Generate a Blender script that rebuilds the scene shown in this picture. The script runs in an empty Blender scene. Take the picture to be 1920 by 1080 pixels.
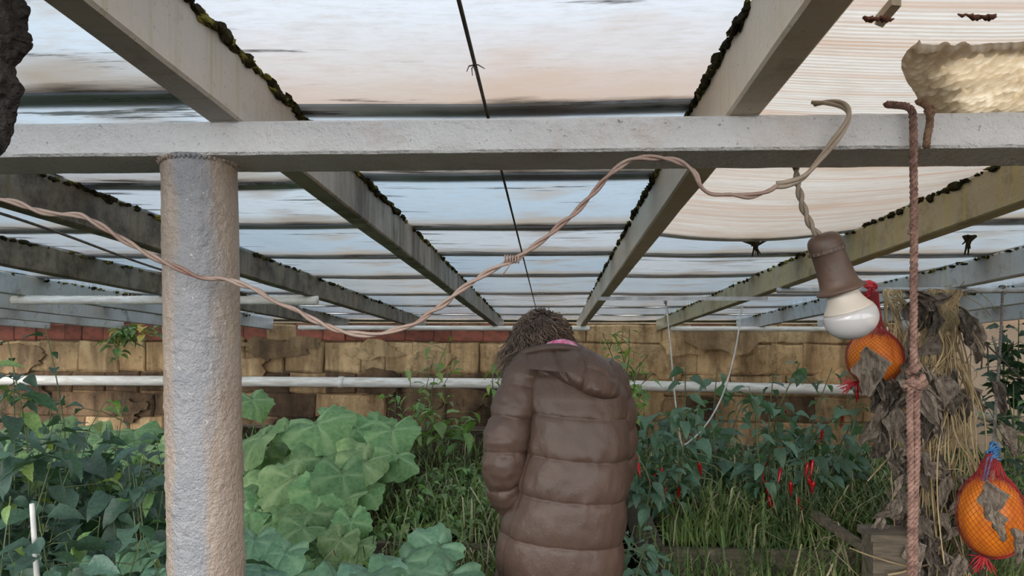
import bpy, bmesh, math, random
from mathutils import Vector, Matrix, Quaternion, noise
R = random.Random(7)
scene = bpy.context.scene
col = scene.collection
# ------------------------------------------------------------------ camera
F = 1400.0                                   # focal length in pixels of the 1920 wide frame
TH = math.radians(2.985)                     # the camera looks slightly left of the rafters' direction
CZ = 1.65
cosT, sinT = math.cos(TH), math.sin(TH)
CAM = Vector((0, 0, CZ))
cam_data = bpy.data.cameras.new('camera'); cam_data.sensor_width = 36; cam_data.lens = F/1920*36
cam_data.clip_start = .02
cam = bpy.data.objects.new('camera', cam_data); col.objects.link(cam)
cam.location = CAM; cam.rotation_euler = (math.pi/2, 0, TH); scene.camera = cam
# ------------------------------------------------------------------ sky and exposure
world = bpy.data.worlds.new('overcast_sky'); scene.world = world; world.use_nodes = True
wn = world.node_tree.nodes; wl = world.node_tree.links
bg = wn['Background']; bg.inputs[1].default_value = 3.5
bg.inputs[0].default_value = (.95, .97, 1.0, 1)
sun_d = bpy.data.lights.new('sun', 'SUN'); sun_d.energy = 1.0; sun_d.angle = math.radians(30); sun_d.color = (1, .88, .72)
sun = bpy.data.objects.new('sun', sun_d); col.objects.link(sun); sun.rotation_euler = (math.radians(70), 0, math.radians(-40))
vs = scene.view_settings
vs.view_transform = 'Standard'; vs.look = 'None'; vs.gamma = 1; vs.exposure = 0.4; vs.use_curve_mapping = False
scene.cycles.max_bounces = 10
scene.cycles.transparent_max_bounces = 8

# ------------------------------------------------------------------ helpers
def ray(px, py):
    c = (px-960)/F; u = (540-py)/F
    return Vector((c*cosT - sinT, c*sinT + cosT, u))
def atY(px, py, Y):
    r = ray(px, py); return CAM + r*(Y/r.y)
def atZ(px, py, z):
    r = ray(px, py); return CAM + r*((z-CZ)/r.z)
SL = 0.107                                   # fall of the roof per metre
def zbot(Y): return CZ + .265 - SL*(Y-1.15)  # underside of the rafters
RH = .110; RW = .0525
def zroof(Y): return zbot(Y) + RH*1.006
def onroof(px, py, off=0):
    r = ray(px, py)                           # CZ + r.z*t = zroof(r.y*t)+off
    t = (zroof(0)-CZ+off)/(r.z + SL*r.y)
    return CAM + r*t
def N3(p, s=1.0): return noise.noise(Vector(p)*s)

class MB:
    def __init__(self): self.v = []; self.f = []; self.mi = []
    def add(self, vs_, fs_, mi=0):
        b = len(self.v); self.v += [tuple(p) for p in vs_]; self.f += [tuple(i+b for i in f) for f in fs_]; self.mi += [mi]*len(fs_)
    def box(self, c, s, M=None, mi=0):
        c = Vector(c); h = Vector(s)/2
        vs_ = [c+Vector((h.x*a, h.y*b, h.z*d)) for a in (-1, 1) for b in (-1, 1) for d in (-1, 1)]
        if M: vs_ = [M @ p for p in vs_]
        self.add(vs_, [(0, 1, 3, 2), (4, 6, 7, 5), (0, 4, 5, 1), (2, 3, 7, 6), (0, 2, 6, 4), (1, 5, 7, 3)], mi)
    def tube(self, pts, r, n=6, cap=True, mi=0):
        pts = [Vector(p) for p in pts]; m = len(pts)
        rs = r if isinstance(r, (list, tuple)) else [r]*m
        t0 = (pts[1]-pts[0]).normalized(); a = t0.orthogonal().normalized(); vs_ = []
        for i, p in enumerate(pts):
            t = (pts[min(i+1, m-1)]-pts[max(i-1, 0)])
            t = t.normalized() if t.length > 1e-9 else t0
            a = (a - t*a.dot(t)); a = a.normalized() if a.length > 1e-6 else t.orthogonal().normalized()
            b = t.cross(a)
            for k in range(n):
                w = 2*math.pi*k/n; vs_.append(p + (a*math.cos(w)+b*math.sin(w))*rs[i])
        fs_ = [(i*n+k, i*n+(k+1) % n, (i+1)*n+(k+1) % n, (i+1)*n+k) for i in range(m-1) for k in range(n)]
        if cap: fs_ += [tuple(range(n-1, -1, -1)), tuple((m-1)*n+k for k in range(n))]
        self.add(vs_, fs_, mi)
    def loft(self, rings, cap=True, mi=0):
        n = len(rings[0]); m = len(rings); vs_ = [p for r_ in rings for p in r_]
        fs_ = [(i*n+k, i*n+(k+1) % n, (i+1)*n+(k+1) % n, (i+1)*n+k) for i in range(m-1) for k in range(n)]
        if cap: fs_ += [tuple(range(n-1, -1, -1)), tuple((m-1)*n+k for k in range(n))]
        self.add(vs_, fs_, mi)
    def lathe(self, prof, n=32, M=None, mi=0, cap=True):
        rings = [[Vector((r*math.cos(2*math.pi*k/n), r*math.sin(2*math.pi*k/n), z)) for k in range(n)] for z, r in prof]
        if M: rings = [[M @ p for p in q] for q in rings]
        self.loft(rings, cap, mi)
    def mesh(self, name, mats, smooth=True, sharp=None):
        me = bpy.data.meshes.new(name); me.from_pydata(self.v, [], self.f)
        for m in (mats if isinstance(mats, (list, tuple)) else [mats]): me.materials.append(m)
        if any(self.mi): me.polygons.foreach_set('material_index', self.mi)
        me.polygons.foreach_set('use_smooth', [smooth]*len(me.polygons)); me.update()
        if sharp: me.set_sharp_from_angle(angle=sharp)
        return me
    def build(self, name, mats, parent=None, smooth=True, origin=None, sharp=None):
        if origin is not None:
            o_ = Vector(origin); self.v = [tuple(Vector(p)-o_) for p in self.v]
        o = link(name, self.mesh(name, mats, smooth, sharp), parent)
        if origin is not None: o.location = o_
        return o
def link(name, data, parent=None):
    o = bpy.data.objects.new(name, data); col.objects.link(o)
    if parent: o.parent = parent
    return o
def thing(name, label, cat, loc=(0, 0, 0), group=None):
    o = link(name, None); o.location = loc; o.empty_display_size = .05
    return tag(o, label, cat, group)
def tag(o, label, cat, group=None, kind=None):
    o['label'] = label; o['category'] = cat
    if group: o['group'] = group
    if kind: o['kind'] = kind
    return o
def struct(o, label=None):
    o['kind'] = 'structure'
    if label: o['label'] = label
    return o
def spline(pts, n):
    """Catmull-Rom through points, n samples per span"""
    P = [Vector(p) for p in pts]; out = []
    for i in range(len(P)-1):
        a, b, c, d = P[max(i-1, 0)], P[i], P[i+1], P[min(i+2, len(P)-1)]
        for k in range(n):
            t = k/n
            out.append(.5*((2*b)+(c-a)*t+(2*a-5*b+4*c-d)*t*t+(3*b-a-3*c+d)*t**3))
    out.append(P[-1]); return out
def resample(pts, step):
    out = [pts[0].copy()]; need = step
    for a, b in zip(pts, pts[1:]):
        L = (b-a).length
        if L < 1e-9: continue
        s = need
        while s <= L: out.append(a+(b-a)*(s/L)); s += step
        need = s-L
    if (out[-1]-pts[-1]).length > step*.2: out.append(pts[-1].copy())
    return out
def twisted(mb, path, r, off, n=2, pitch=.03, sides=6, step=.006, wob=0):
    path = resample(path, step); m = len(path)
    t0 = (path[1]-path[0]).normalized(); a = t0.orthogonal().normalized(); strands = [[] for _ in range(n)]; s = 0
    for i, p in enumerate(path):
        t = path[min(i+1, m-1)]-path[max(i-1, 0)]; t = t.normalized() if t.length > 1e-9 else t0
        a = (a-t*a.dot(t)).normalized(); b = t.cross(a); s += step
        for k in range(n):
            w = 2*math.pi*(s/pitch + k/n) + (wob*N3((s*9, k, 3)) if wob else 0)
            strands[k].append(p+(a*math.cos(w)+b*math.sin(w))*off)
    for st in strands: mb.tube(st, r, sides)

# ------------------------------------------------------------------ materials
class NT:
    def __init__(self, name):
        self.m = bpy.data.materials.new(name); self.m.use_nodes = True; self.t = self.m.node_tree; self.t.nodes.clear()
        self.out = self.t.nodes.new('ShaderNodeOutputMaterial'); self._c = None
    def n(self, typ, **kw):
        nd = self.t.nodes.new('ShaderNode'+typ)
        for k, v in kw.items():
            if k.startswith('i_'):
                key = k[2:]; key = int(key) if key.isdigit() else key.replace('_', ' ')
                if hasattr(v, 'is_linked') or isinstance(v, bpy.types.NodeSocket): self.t.links.new(v, nd.inputs[key])
                else: nd.inputs[key].default_value = v
            else: setattr(nd, k, v)
        return nd
    def coord(self, which='Object'):
        if not self._c: self._c = self.n('TexCoord')
        return self._c.outputs[which]
    def noise(self, scale, detail=4, rough=.6, stretch=None, which='Object', offset=None):
        v = self.coord(which)
        if stretch or offset:
            v = self.n('Mapping', i_Vector=v, i_Scale=stretch or (1, 1, 1), i_Location=offset or (0, 0, 0)).outputs[0]
        return self.n('TexNoise', i_Vector=v, i_Scale=scale, i_Detail=detail, i_Roughness=rough).outputs[0]
    def ramp(self, fac, a, b):
        return self.n('MapRange', i_Value=fac, i_1=a, i_2=b, i_3=0.0, i_4=1.0).outputs[0]
    def mix(self, fac, a, b, mode='MIX'):
        nd = self.n('MixRGB', blend_type=mode)
        for k, v in ((0, fac), (1, a), (2, b)):
            if isinstance(v, bpy.types.NodeSocket): self.t.links.new(v, nd.inputs[k])
            else: nd.inputs[k].default_value = v if not isinstance(v, tuple) else (*v[:3], 1)
        return nd.outputs[0]
    def math(self, op, a, b=0.0):
        nd = self.n('Math', operation=op)
        for k, v in ((0, a), (1, b)):
            if isinstance(v, bpy.types.NodeSocket): self.t.links.new(v, nd.inputs[k])
            else: nd.inputs[k].default_value = v
        return nd.outputs[0]
    def rnd(self): return self.n('ObjectInfo').outputs['Random']
    def bump(self, h, strength=.3, dist=.01):
        return self.n('Bump', i_Strength=strength, i_Distance=dist, i_Height=h).outputs[0]
    def bsdf(self, color, rough=.7, metal=0, normal=None, spec=.5):
        nd = self.n('BsdfPrincipled')
        for k, v in (('Base Color', color), ('Roughness', rough), ('Metallic', metal)):
            if isinstance(v, bpy.types.NodeSocket): self.t.links.new(v, nd.inputs[k])
            else: nd.inputs[k].default_value = (*v[:3], 1) if isinstance(v, tuple) else v
        nd.inputs['Specular IOR Level'].default_value = spec
        if normal: self.t.links.new(normal, nd.inputs['Normal'])
        return nd.outputs[0]
    def done(self, shader):
        self.t.links.new(shader, self.out.inputs[0]); return self.m

def stony(name, a, b, c2, rnd=.15):
    k = NT(name); pos = k.n('NewGeometry').outputs['Position']
    def nz(s, d, st, off): return k.n('TexNoise', i_Vector=k.n('Mapping', i_Vector=pos, i_Scale=st, i_Location=off).outputs[0], i_Scale=s, i_Detail=d, i_Roughness=.65).outputs[0]
    c = k.mix(k.ramp(nz(3.0, 6, (1, 1, .6), (0, 0, 0)), .38, .66), a, b)
    c = k.mix(k.ramp(nz(1.3, 5, (1, 1, .45), (4, 0, 2)), .48, .64), c, c2)
    c = k.mix(k.math('MULTIPLY', k.ramp(nz(2.6, 5, (1.6, 1, .28), (9, 0, 5)), .47, .62), .75), c, c2)
    c = k.mix(k.math('MULTIPLY', k.ramp(nz(9, 5, (1, 1, .8), (2, 0, 8)), .55, .7), .6), c, tuple(q*.55 for q in c2))
    hsv = k.n('HueSaturation', i_Color=c); k.t.links.new(k.n('MapRange', i_Value=k.rnd(), i_3=1-rnd, i_4=1+rnd).outputs[0], hsv.inputs['Value'])
    return k.done(k.bsdf(hsv.outputs[0], .92, 0, k.bump(nz(22, 6, (1, 1, 1), (0, 0, 0)), .9, .03), .2))
def simple(name, a, b=None, scale=8, rough=.7, metal=0, bump=.2, bscale=40, rnd=0, bdist=.01, spec=.4, which='Object', stretch=None):
    k = NT(name); b = b or tuple(x*.6 for x in a)
    c = k.mix(k.ramp(k.noise(scale, which=which, stretch=stretch), .35, .65), a, b)
    if rnd:
        hsv = k.n('HueSaturation', i_Color=c); v = k.n('MapRange', i_Value=k.rnd(), i_3=1-rnd, i_4=1+rnd).outputs[0]
        k.t.links.new(v, hsv.inputs['Value']); c = hsv.outputs[0]
    nm = k.bump(k.noise(bscale, which=which, stretch=stretch), bump, bdist) if bump else None
    return k.done(k.bsdf(c, rough, metal, nm, spec))

def painted(name, base, stain, lo, hi, streak=None, lump=.16, far=None):
    k = NT(name)
    c = k.mix(k.ramp(k.noise(3.5), .3, .75), base, tuple(x*.8 for x in base))
    c = k.mix(k.ramp(k.noise(9, 6, .7), lo, hi), c, stain)
    sp = k.ramp(k.noise(140, 2, .5), .68, .76)                   # small dark pits
    c = k.mix(k.math('MULTIPLY', sp, .6), c, (.05, .045, .035))
    if streak:
        s = k.ramp(k.noise(6, 5, .6, stretch=(1, 7, .35)), .52, .72)
        c = k.mix(s, c, streak)
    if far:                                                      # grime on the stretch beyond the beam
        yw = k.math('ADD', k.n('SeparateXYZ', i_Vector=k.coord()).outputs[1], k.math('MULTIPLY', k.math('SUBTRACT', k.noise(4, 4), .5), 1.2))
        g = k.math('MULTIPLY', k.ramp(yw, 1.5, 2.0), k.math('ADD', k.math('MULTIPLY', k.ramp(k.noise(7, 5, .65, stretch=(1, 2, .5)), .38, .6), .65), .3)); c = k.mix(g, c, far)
    h = k.math('ADD', k.noise(70, 3, .6), k.math('MULTIPLY', k.noise(230, 2), .35))
    return k.done(k.bsdf(c, .55, 0, k.bump(h, lump, .012), .35))

M = {}
M['beam'] = painted('beam_paint', (.53, .525, .515), (.40, .35, .31), .54, .76, lump=.6)
def column_paint():
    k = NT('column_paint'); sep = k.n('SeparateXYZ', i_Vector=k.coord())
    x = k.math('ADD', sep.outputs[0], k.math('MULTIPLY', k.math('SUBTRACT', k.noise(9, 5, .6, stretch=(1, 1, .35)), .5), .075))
    stripe = k.ramp(k.math('ABSOLUTE', k.math('ADD', x, .566)), .036, .020)      # a broad grey stripe down the shaft, beige to either side
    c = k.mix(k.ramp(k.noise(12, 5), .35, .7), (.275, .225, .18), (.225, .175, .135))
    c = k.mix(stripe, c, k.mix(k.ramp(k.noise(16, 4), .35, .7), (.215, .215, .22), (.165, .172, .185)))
    c = k.mix(k.math('MULTIPLY', k.ramp(k.noise(150, 2, .5), .68, .76), .5), c, (.6, .55, .48))
    h = k.math('ADD', k.noise(90, 4, .65), k.math('MULTIPLY', k.noise(240, 2), .4))
    return k.done(k.bsdf(c, .42, 0, k.bump(h, .55, .012), .5))
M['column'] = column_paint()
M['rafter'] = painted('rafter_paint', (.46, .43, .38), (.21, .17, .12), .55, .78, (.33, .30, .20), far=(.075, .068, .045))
M['rafter_cream'] = painted('rafter_paint_cream', (.58, .50, .39), (.30, .24, .16), .58, .8, (.48, .40, .27))
M['rafter_dirty'] = painted('rafter_paint_stained', (.21, .18, .135), (.05, .04, .03), .42, .62, (.12, .11, .05))
M['rafter_grey'] = painted('rafter_paint_grey', (.47, .49, .49), (.19, .18, .15), .54, .72, (.38, .38, .28))
M['rafter_ochre'] = painted('rafter_paint_algae', (.43, .38, .24), (.16, .12, .06), .5, .74, (.40, .34, .12))

def pane_mat(name, clean, brown, dark, ribs=False, edge=.16, blot=.60, dk=.07):
    k = NT(name)
    sep = k.n('SeparateXYZ', i_Vector=k.coord()); y = sep.outputs[1]
    n1 = k.noise(5, 6, .65, stretch=(.5, 2.2, 1)); n2 = k.noise(2.2, 3, .5, stretch=(1, 1.5, 1)); n3 = k.noise(60, 3, .6, stretch=(.35, 1.3, 1))
    warm = k.n('MapRange', i_Value=k.rnd(), i_3=0.0, i_4=.55).outputs[0]
    c = k.mix(warm, clean, (.56, .56, .54))
    c = k.mix(k.math('MULTIPLY', k.ramp(n3, .45, .75), .35), c, (.36, .35, .33))
    c = k.mix(k.math('MULTIPLY', k.ramp(k.noise(26, 8, .78, stretch=(.6, 1.4, 1)), .5, .72), .5), c, (.40, .37, .34))
    c = k.mix(k.ramp(n2, .52, .8), c, brown)
    yy = k.math('ADD', y, k.math('MULTIPLY', k.math('SUBTRACT', n1, .5), .16))
    c = k.mix(k.math('MULTIPLY', k.ramp(yy, -edge*1.5, -.02), .9), c, brown)
    c = k.mix(k.ramp(k.math('ADD', yy, k.math('MULTIPLY', k.math('SUBTRACT', n2, .5), .1)), -dk, -dk*.3), c, dark)
    yt = k.math('ADD', y, k.math('MULTIPLY', k.math('SUBTRACT', k.noise(9, 5, .7, stretch=(.35, 3, 1), offset=(3, 1, 0)), .5), .5))
    c = k.mix(k.math('MULTIPLY', k.ramp(k.noise(7, 6, .7, stretch=(.3, 2.6, 1), offset=(5, 2, 0)), blot, blot+.08), .85), c, dark)
    h = n3
    if ribs:
        w = k.n('TexWave', wave_type='BANDS', bands_direction='Y', i_Vector=k.coord(), i_Scale=26.0, i_Distortion=1.2, i_Detail=3.0, i_Detail_Scale=.4)
        msk = k.ramp(k.noise(3.2, 5, .65, stretch=(.25, 3, 1), offset=(2, 7, 0)), .36, .62)
        c = k.mix(k.math('MULTIPLY', k.ramp(w.outputs[1], .35, .8), k.math('ADD', k.math('MULTIPLY', msk, .65), .2)), c, brown)
        s2 = k.ramp(k.noise(9, 4, .6, stretch=(.12, 4, 1)), .45, .68); c = k.mix(k.math('MULTIPLY', s2, .8), c, (.44, .31, .23))
        h = w.outputs[1]
    nm = k.bump(h, .25, .004)
    tr = k.n('BsdfTranslucent', i_Color=c); k.t.links.new(nm, tr.inputs['Normal'])
    df = k.n('BsdfDiffuse', i_Color=c)
    gl = k.n('BsdfGlossy', i_Color=(.9, .95, 1, 1), i_Roughness=.25); k.t.links.new(nm, gl.inputs['Normal'])
    m1 = k.n('MixShader', i_0=.12); k.t.links.new(tr.outputs[0], m1.inputs[1]); k.t.links.new(df.outputs[0], m1.inputs[2])
    fr = k.n('Fresnel', i_IOR=1.35)
    m2 = k.n('MixShader', i_0=fr.outputs[0]); k.t.links.new(m1.outputs[0], m2.inputs[1]); k.t.links.new(gl.outputs[0], m2.inputs[2])
    return k.done(m2.outputs[0])
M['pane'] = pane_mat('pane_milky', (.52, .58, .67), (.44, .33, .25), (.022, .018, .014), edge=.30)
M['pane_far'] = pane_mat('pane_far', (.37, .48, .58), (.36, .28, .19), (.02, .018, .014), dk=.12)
M['pane_dirty'] = pane_mat('pane_dirty', (.42, .52, .62), (.24, .18, .12), (.02, .018, .014), blot=.55, dk=.10)
M['pane_rib'] = pane_mat('pane_ribbed', (.56, .54, .50), (.37, .28, .20), (.12, .085, .05), ribs=True, edge=.05, blot=.66)
k = NT('pane_top'); tr = k.n('BsdfTranslucent', i_Color=(.41, .41, .41, 1)); M['pane_top'] = k.done(tr.outputs[0])

M['soil'] = simple('soil', (.055, .04, .028), (.025, .019, .013), 6, .95, 0, .8, 30, bdist=.03, spec=.0)
M['gravel'] = simple('earth_path', (.007, .007, .005), (.004, .0045, .003), 4, .9, 0, .5, 60, spec=.0)
M['mortar'] = stony('mortar', (.42, .29, .16), (.26, .17, .09), (.12, .078, .045), 0)
M['stone'] = stony('stone_tan', (.72, .52, .29), (.48, .325, .165), (.22, .135, .068), .16)
M['stone_warm'] = stony('stone_warm', (.78, .54, .29), (.54, .35, .17), (.20, .12, .058), .12)
M['stone_dark'] = stony('stone_damp', (.27, .175, .10), (.14, .088, .05), (.055, .037, .025), .2)
M['brick'] = simple('brick_red', (.36, .11, .07), (.17, .075, .05), 3, .9, 0, .5, 20, rnd=.35)
M['plaster'] = simple('plaster_cream', (.92, .70, .50), (.78, .56, .38), 2, .9, 0, .4, 25, bdist=.01)
M['render_grey'] = simple('old_render', (.62, .56, .44), (.42, .36, .27), 4, .9, 0, .5, 20)
M['pipe'] = simple('pipe_white', (.88, .88, .84), (.62, .58, .50), 6, .45, 0, .25, 40, stretch=(1, 6, 6))
M['pipe_old'] = simple('pipe_weathered', (.50, .45, .38), (.30, .26, .20), 5, .6, 0, .3, 30)
M['galv'] = simple('galvanised', (.42, .45, .47), (.25, .26, .26), 12, .4, .4, .2, 60)
M['wood'] = simple('old_plank', (.15, .12, .085), (.06, .05, .036), 5, .85, 0, .6, 12, stretch=(1, 8, 8))
M['moss'] = simple('moss_green', (.30, .27, .06), (.06, .052, .02), 28, 1, 0, 1, 120, spec=.05)
M['moss_dark'] = simple('moss_dark', (.055, .048, .022), (.018, .016, .010), 25, 1, 0, 1, 120, spec=.05)
M['bark'] = simple('bark', (.018, .013, .010), (.006, .005, .004), 20, .95, 0, 1, 60, bdist=.02)
M['cable'] = simple('cable_beige', (.30, .235, .19), (.19, .11, .085), 6, .55, 0, .2, 90)
M['cable_grey'] = simple('cable_grey', (.30, .25, .19), (.17, .13, .09), 8, .6, 0, .2, 90)
M['wire'] = simple('rusty_wire', (.10, .075, .055), (.03, .026, .024), 15, .7, .3, .2, 80)
M['rope'] = simple('rope_pink', (.30, .185, .145), (.14, .08, .065), 60, .95, 0, .8, 260, spec=.1)
M['rope_brown'] = simple('rope_brown', (.30, .19, .12), (.15, .09, .06), 60, .95, 0, .8, 260, spec=.1)
M['string'] = simple('string_white', (.62, .62, .60), (.45, .44, .42), 20, .8, 0, .2, 90)
M['twine'] = simple('twine_grey', (.22, .20, .18), (.12, .11, .10), 40, .9, 0, .4, 200)
M['blue_string'] = simple('string_blue', (.06, .22, .45), (.04, .12, .28), 30, .7, 0, .2, 90)
M['socket'] = simple('bakelite', (.105, .062, .042), (.055, .035, .026), 14, .5, 0, .15, 40)
M['bulb_base'] = simple('bulb_plastic', (.50, .45, .385), (.44, .395, .335), 8, .4, 0, .03, 40)
k = NT('bulb_dome'); sh = k.bsdf((.40, .39, .385), .12, 0, None, .6); M['bulb_dome'] = k.done(sh)
k = NT('insulation_foam'); at = k.n('Attribute'); at.attribute_name = 'lump'; fc = k.mix(at.outputs['Fac'], (.58, .50, .38), (.97, .94, .87)); fc = k.mix(k.math('MULTIPLY', k.ramp(k.noise(14, 4), .45, .7), .5), fc, (.74, .65, .52))  # lump shading painted into the colour: pale tops, darker creases
fd = k.bsdf(fc, .7, 0, None, .3); ft = k.n('BsdfTranslucent', i_Color=fc); fm = k.n('MixShader', i_0=.62); k.t.links.new(fd, fm.inputs[1]); k.t.links.new(ft.outputs[0], fm.inputs[2]); M['foam'] = k.done(fm.outputs[0])
M['pumpkin'] = simple('pumpkin_skin', (.85, .27, .015), (.60, .15, .01), 7, .42, 0, .1, 30)
M['net_red'] = simple('net_red', (.62, .045, .05), (.45, .03, .05), 20, .6, 0, 0)
M['net_dark'] = simple('net_dark', (.20, .03, .02), (.12, .02, .015), 20, .6, 0, 0)
M['straw'] = simple('dry_stem', (.46, .36, .20), (.28, .20, .105), 10, .8, 0, .3, 60, rnd=.35)
M['dryleaf'] = simple('dry_leaf', (.36, .30, .235), (.15, .115, .088), 4, .9, 0, .7, 11, rnd=.5, bdist=.06, stretch=(3, 1, 1))
M['stake'] = simple('painted_stake', (.50, .24, .14), (.34, .15, .09), 8, .8, 0, .4, 40)
M['white_stick'] = simple('white_stick', (.58, .58, .55), (.42, .42, .40), 12, .6, 0, .2, 60)
M['skin'] = simple('skin', (.55, .34, .25), (.48, .28, .20), 10, .5, 0, .05, 40)
M['trouser'] = simple('dark_trousers', (.03, .032, .04), (.02, .02, .026), 10, .9, 0, .3, 80)
M['boot'] = simple('rubber_boot', (.03, .035, .03), (.02, .02, .02), 10, .45, 0, .1, 40)
M['scarf'] = simple('pink_scarf', (.62, .06, .22), (.62, .42, .52), 45, .85, 0, .5, 120)

def leaf_mat(name, a, b, rough=.5, trans=.25, rnd=.3, spec=.5, vein=None):
    k = NT(name)
    c = k.mix(k.ramp(k.noise(14, 3), .35, .65), a, b)
    if vein:
        at = k.n('Attribute'); at.attribute_name = 'vein'; c = k.mix(at.outputs['Fac'], c, vein)
    hsv = k.n('HueSaturation', i_Color=c); r = k.rnd()
    k.t.links.new(k.n('MapRange', i_Value=r, i_3=1-rnd, i_4=1+rnd).outputs[0], hsv.inputs['Value'])
    k.t.links.new(k.n('MapRange', i_Value=k.math('FRACT', k.math('MULTIPLY', r, 7.13)), i_3=.47, i_4=.52).outputs[0], hsv.inputs['Hue'])
    c = hsv.outputs[0]
    s = k.bsdf(c, rough, 0, k.bump(k.noise(55, 2), .25, .004), spec)
    tr = k.n('BsdfTranslucent', i_Color=k.mix(1.0, c, (1.3, 1.5, .45), 'MULTIPLY'))
    mx = k.n('MixShader', i_0=trans); k.t.links.new(s, mx.inputs[1]); k.t.links.new(tr.outputs[0], mx.inputs[2])
    return k.done(mx.outputs[0])
M['pepper'] = leaf_mat('pepper_leaf', (.075, .14, .105), (.04, .085, .06), .42)
M['chili'] = leaf_mat('chili_leaf', (.11, .20, .14), (.065, .135, .085), .45)
M['squash'] = leaf_mat('squash_leaf', (.21, .36, .155), (.125, .245, .10), .6, .2, .28, .3, (.38, .52, .26))
M['squash_blue'] = leaf_mat('squash_leaf_blue', (.14, .27, .17), (.085, .18, .115), .55, .2, .25, .4, (.24, .38, .25))
M['young'] = leaf_mat('young_leaf', (.26, .36, .10), (.14, .24, .07), .5, .35)
M['glossy'] = leaf_mat('glossy_leaf', (.03, .065, .035), (.02, .045, .025), .35)
M['weed'] = leaf_mat('weed_leaf', (.21, .34, .12), (.12, .23, .075), .55)
M['yellow'] = leaf_mat('yellow_leaf', (.55, .45, .10), (.40, .30, .08), .6)
M['grass'] = simple('grass_blades', (.17, .24, .065), (.06, .11, .03), 3, .6, 0, 0)
M['grass_dry'] = simple('grass_dry', (.45, .40, .24), (.28, .24, .13), 3, .8, 0, 0)
M['stem'] = simple('green_stem', (.13, .17, .07), (.07, .09, .045), 6, .6, 0, .1, 60)
M['stalk'] = simple('squash_stalk', (.24, .33, .12), (.15, .22, .08), 6, .6, 0, .1, 60)
M['red_chili'] = simple('red_chili', (.42, .008, .010), (.28, .006, .008), 6, .25, 0, 0)

# ------------------------------------------------------------------ the setting
YW = 7.76; XR = 3.62; XL = -7.05
mb = MB(); mb.box((0, 0, -.05), (90, 90, .1)); struct(mb.build('floor', M['gravel'], smooth=False), 'bare earth path and ground of the greenhouse')

wall = MB(); wall.box(((XL+XR)/2, YW+.14, .64), (XR-XL+.4, .24, 1.28)); wall_back = struct(wall.build('wall_back', M['mortar'], smooth=False), 'old stained stone and brick wall at the back')
def block_mesh(mat, seed):
    r = random.Random(seed); mb = MB(); b = .07
    def j(): return r.uniform(-.03, .03)
    base = [(-.5, -.5), (.5, -.5), (.5, .5), (-.5, .5)]
    base = [(x+j(), z+j()*1.6) for x, z in base]
    mid = [((a[0]+c[0])/2+j(), (a[1]+c[1])/2+j()*1.5) for a, c in zip(base, base[1:]+base[:1])]
    ring = [p for q in zip(base, mid) for p in q]
    rg0 = [Vector((x, .5, z)) for x, z in ring]; rg1 = [Vector((x, -.25, z)) for x, z in ring]
    rg2 = [Vector((x*(1-b), -.5+j()*2, z*(1-2*b))) for x, z in ring]
    mb.loft([rg0, rg1, rg2]); return mb.mesh('stone_block', mat, False)
BM = {kk: [block_mesh(M[kk], i) for i in range(4)] for kk in ('stone', 'stone_warm', 'stone_dark', 'brick')}
rows = [(1.085, 1.27, .30, 'top'), (.76, 1.08, .42, 'mid'), (.54, .755, .46, 'low'), (.28, .535, .52, 'low'), (.02, .275, .48, 'low')]
for z0, z1, w, kind in rows:
    x = XL+.05
    while x < XR-.05:
        ww = min(w*R.uniform(.55, 1.5), XR-x)
        u = R.random(); right = x > .9
        if kind == 'top': mk = 'brick' if (u < .75 and x < -1) else ('brick' if u < .2 else 'stone')
        elif kind == 'mid': mk = 'stone_warm' if (right or u < .35) else 'stone'
        else: mk = ('stone_warm' if u < .5 else 'stone') if (right and u < .75) else ('stone_dark' if u < .93 else 'stone')
        o = link('brick' if mk == 'brick' else 'stone_block', R.choice(BM[mk]), wall_back)
        d = R.uniform(.045, .062)
        o.location = (x+ww/2, YW+.02-d/2+.02, (z0+z1)/2); o.scale = (ww-.004, d, z1-z0-.004+R.uniform(-.012, .006)); o.rotation_euler = (0, R.gauss(0, .012), 0)
        x += ww
# flaking render patch near the top of the back wall
mb = MB(); pts = [(1285, 612), (1420, 612), (1425, 640), (1405, 662), (1380, 668), (1355, 655), (1320, 655), (1300, 648), (1285, 640)]
a = [atY(x, y, YW-.075) for x, y in pts]; b = [p+Vector((0, .06, 0)) for p in a]
n = len(a); mb.add(a+b, [tuple(range(n)), tuple(range(2*n-1, n-1, -1))]+[(i, n+i, n+(i+1) % n, (i+1) % n) for i in range(n)])
mb.build('render_patch', M['stone'], wall_back, False)
for i in range(34):
    cx, cz = R.uniform(XL+.5, XR-.4), R.uniform(.1, 1.2); rx, rz = R.uniform(.08, .34), R.uniform(.05, .16); n = 22; s0 = R.random()*50; mb = MB(); a = []
    for q in range(n):
        w = 2*math.pi*q/n; rr = 1+.75*N3((math.cos(w)*1.6+s0, math.sin(w)*1.6, i)); a.append(Vector((cx+math.cos(w)*rx*rr, YW-.045-.006*R.random(), min(1.27, max(.02, cz+math.sin(w)*rz*rr)))))
    b = [p+Vector((0, .05, 0)) for p in a]; mb.add(a+b, [tuple(range(n)), tuple(range(2*n-1, n-1, -1))]+[(j, n+j, n+(j+1) % n, (j+1) % n) for j in range(n)])
    mb.build('render_patch', M[('stone_dark' if cz < .75 else R.choice(['stone', 'mortar'])) if cx < .9 else 'stone_warm'], wall_back, False)
mb = MB(); mb.box((XR+.1, 3.2, .9), (.2, 9.6, 1.9)); struct(mb.build('wall_right', M['plaster'], smooth=False), 'cream plastered side wall on the right')

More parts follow.
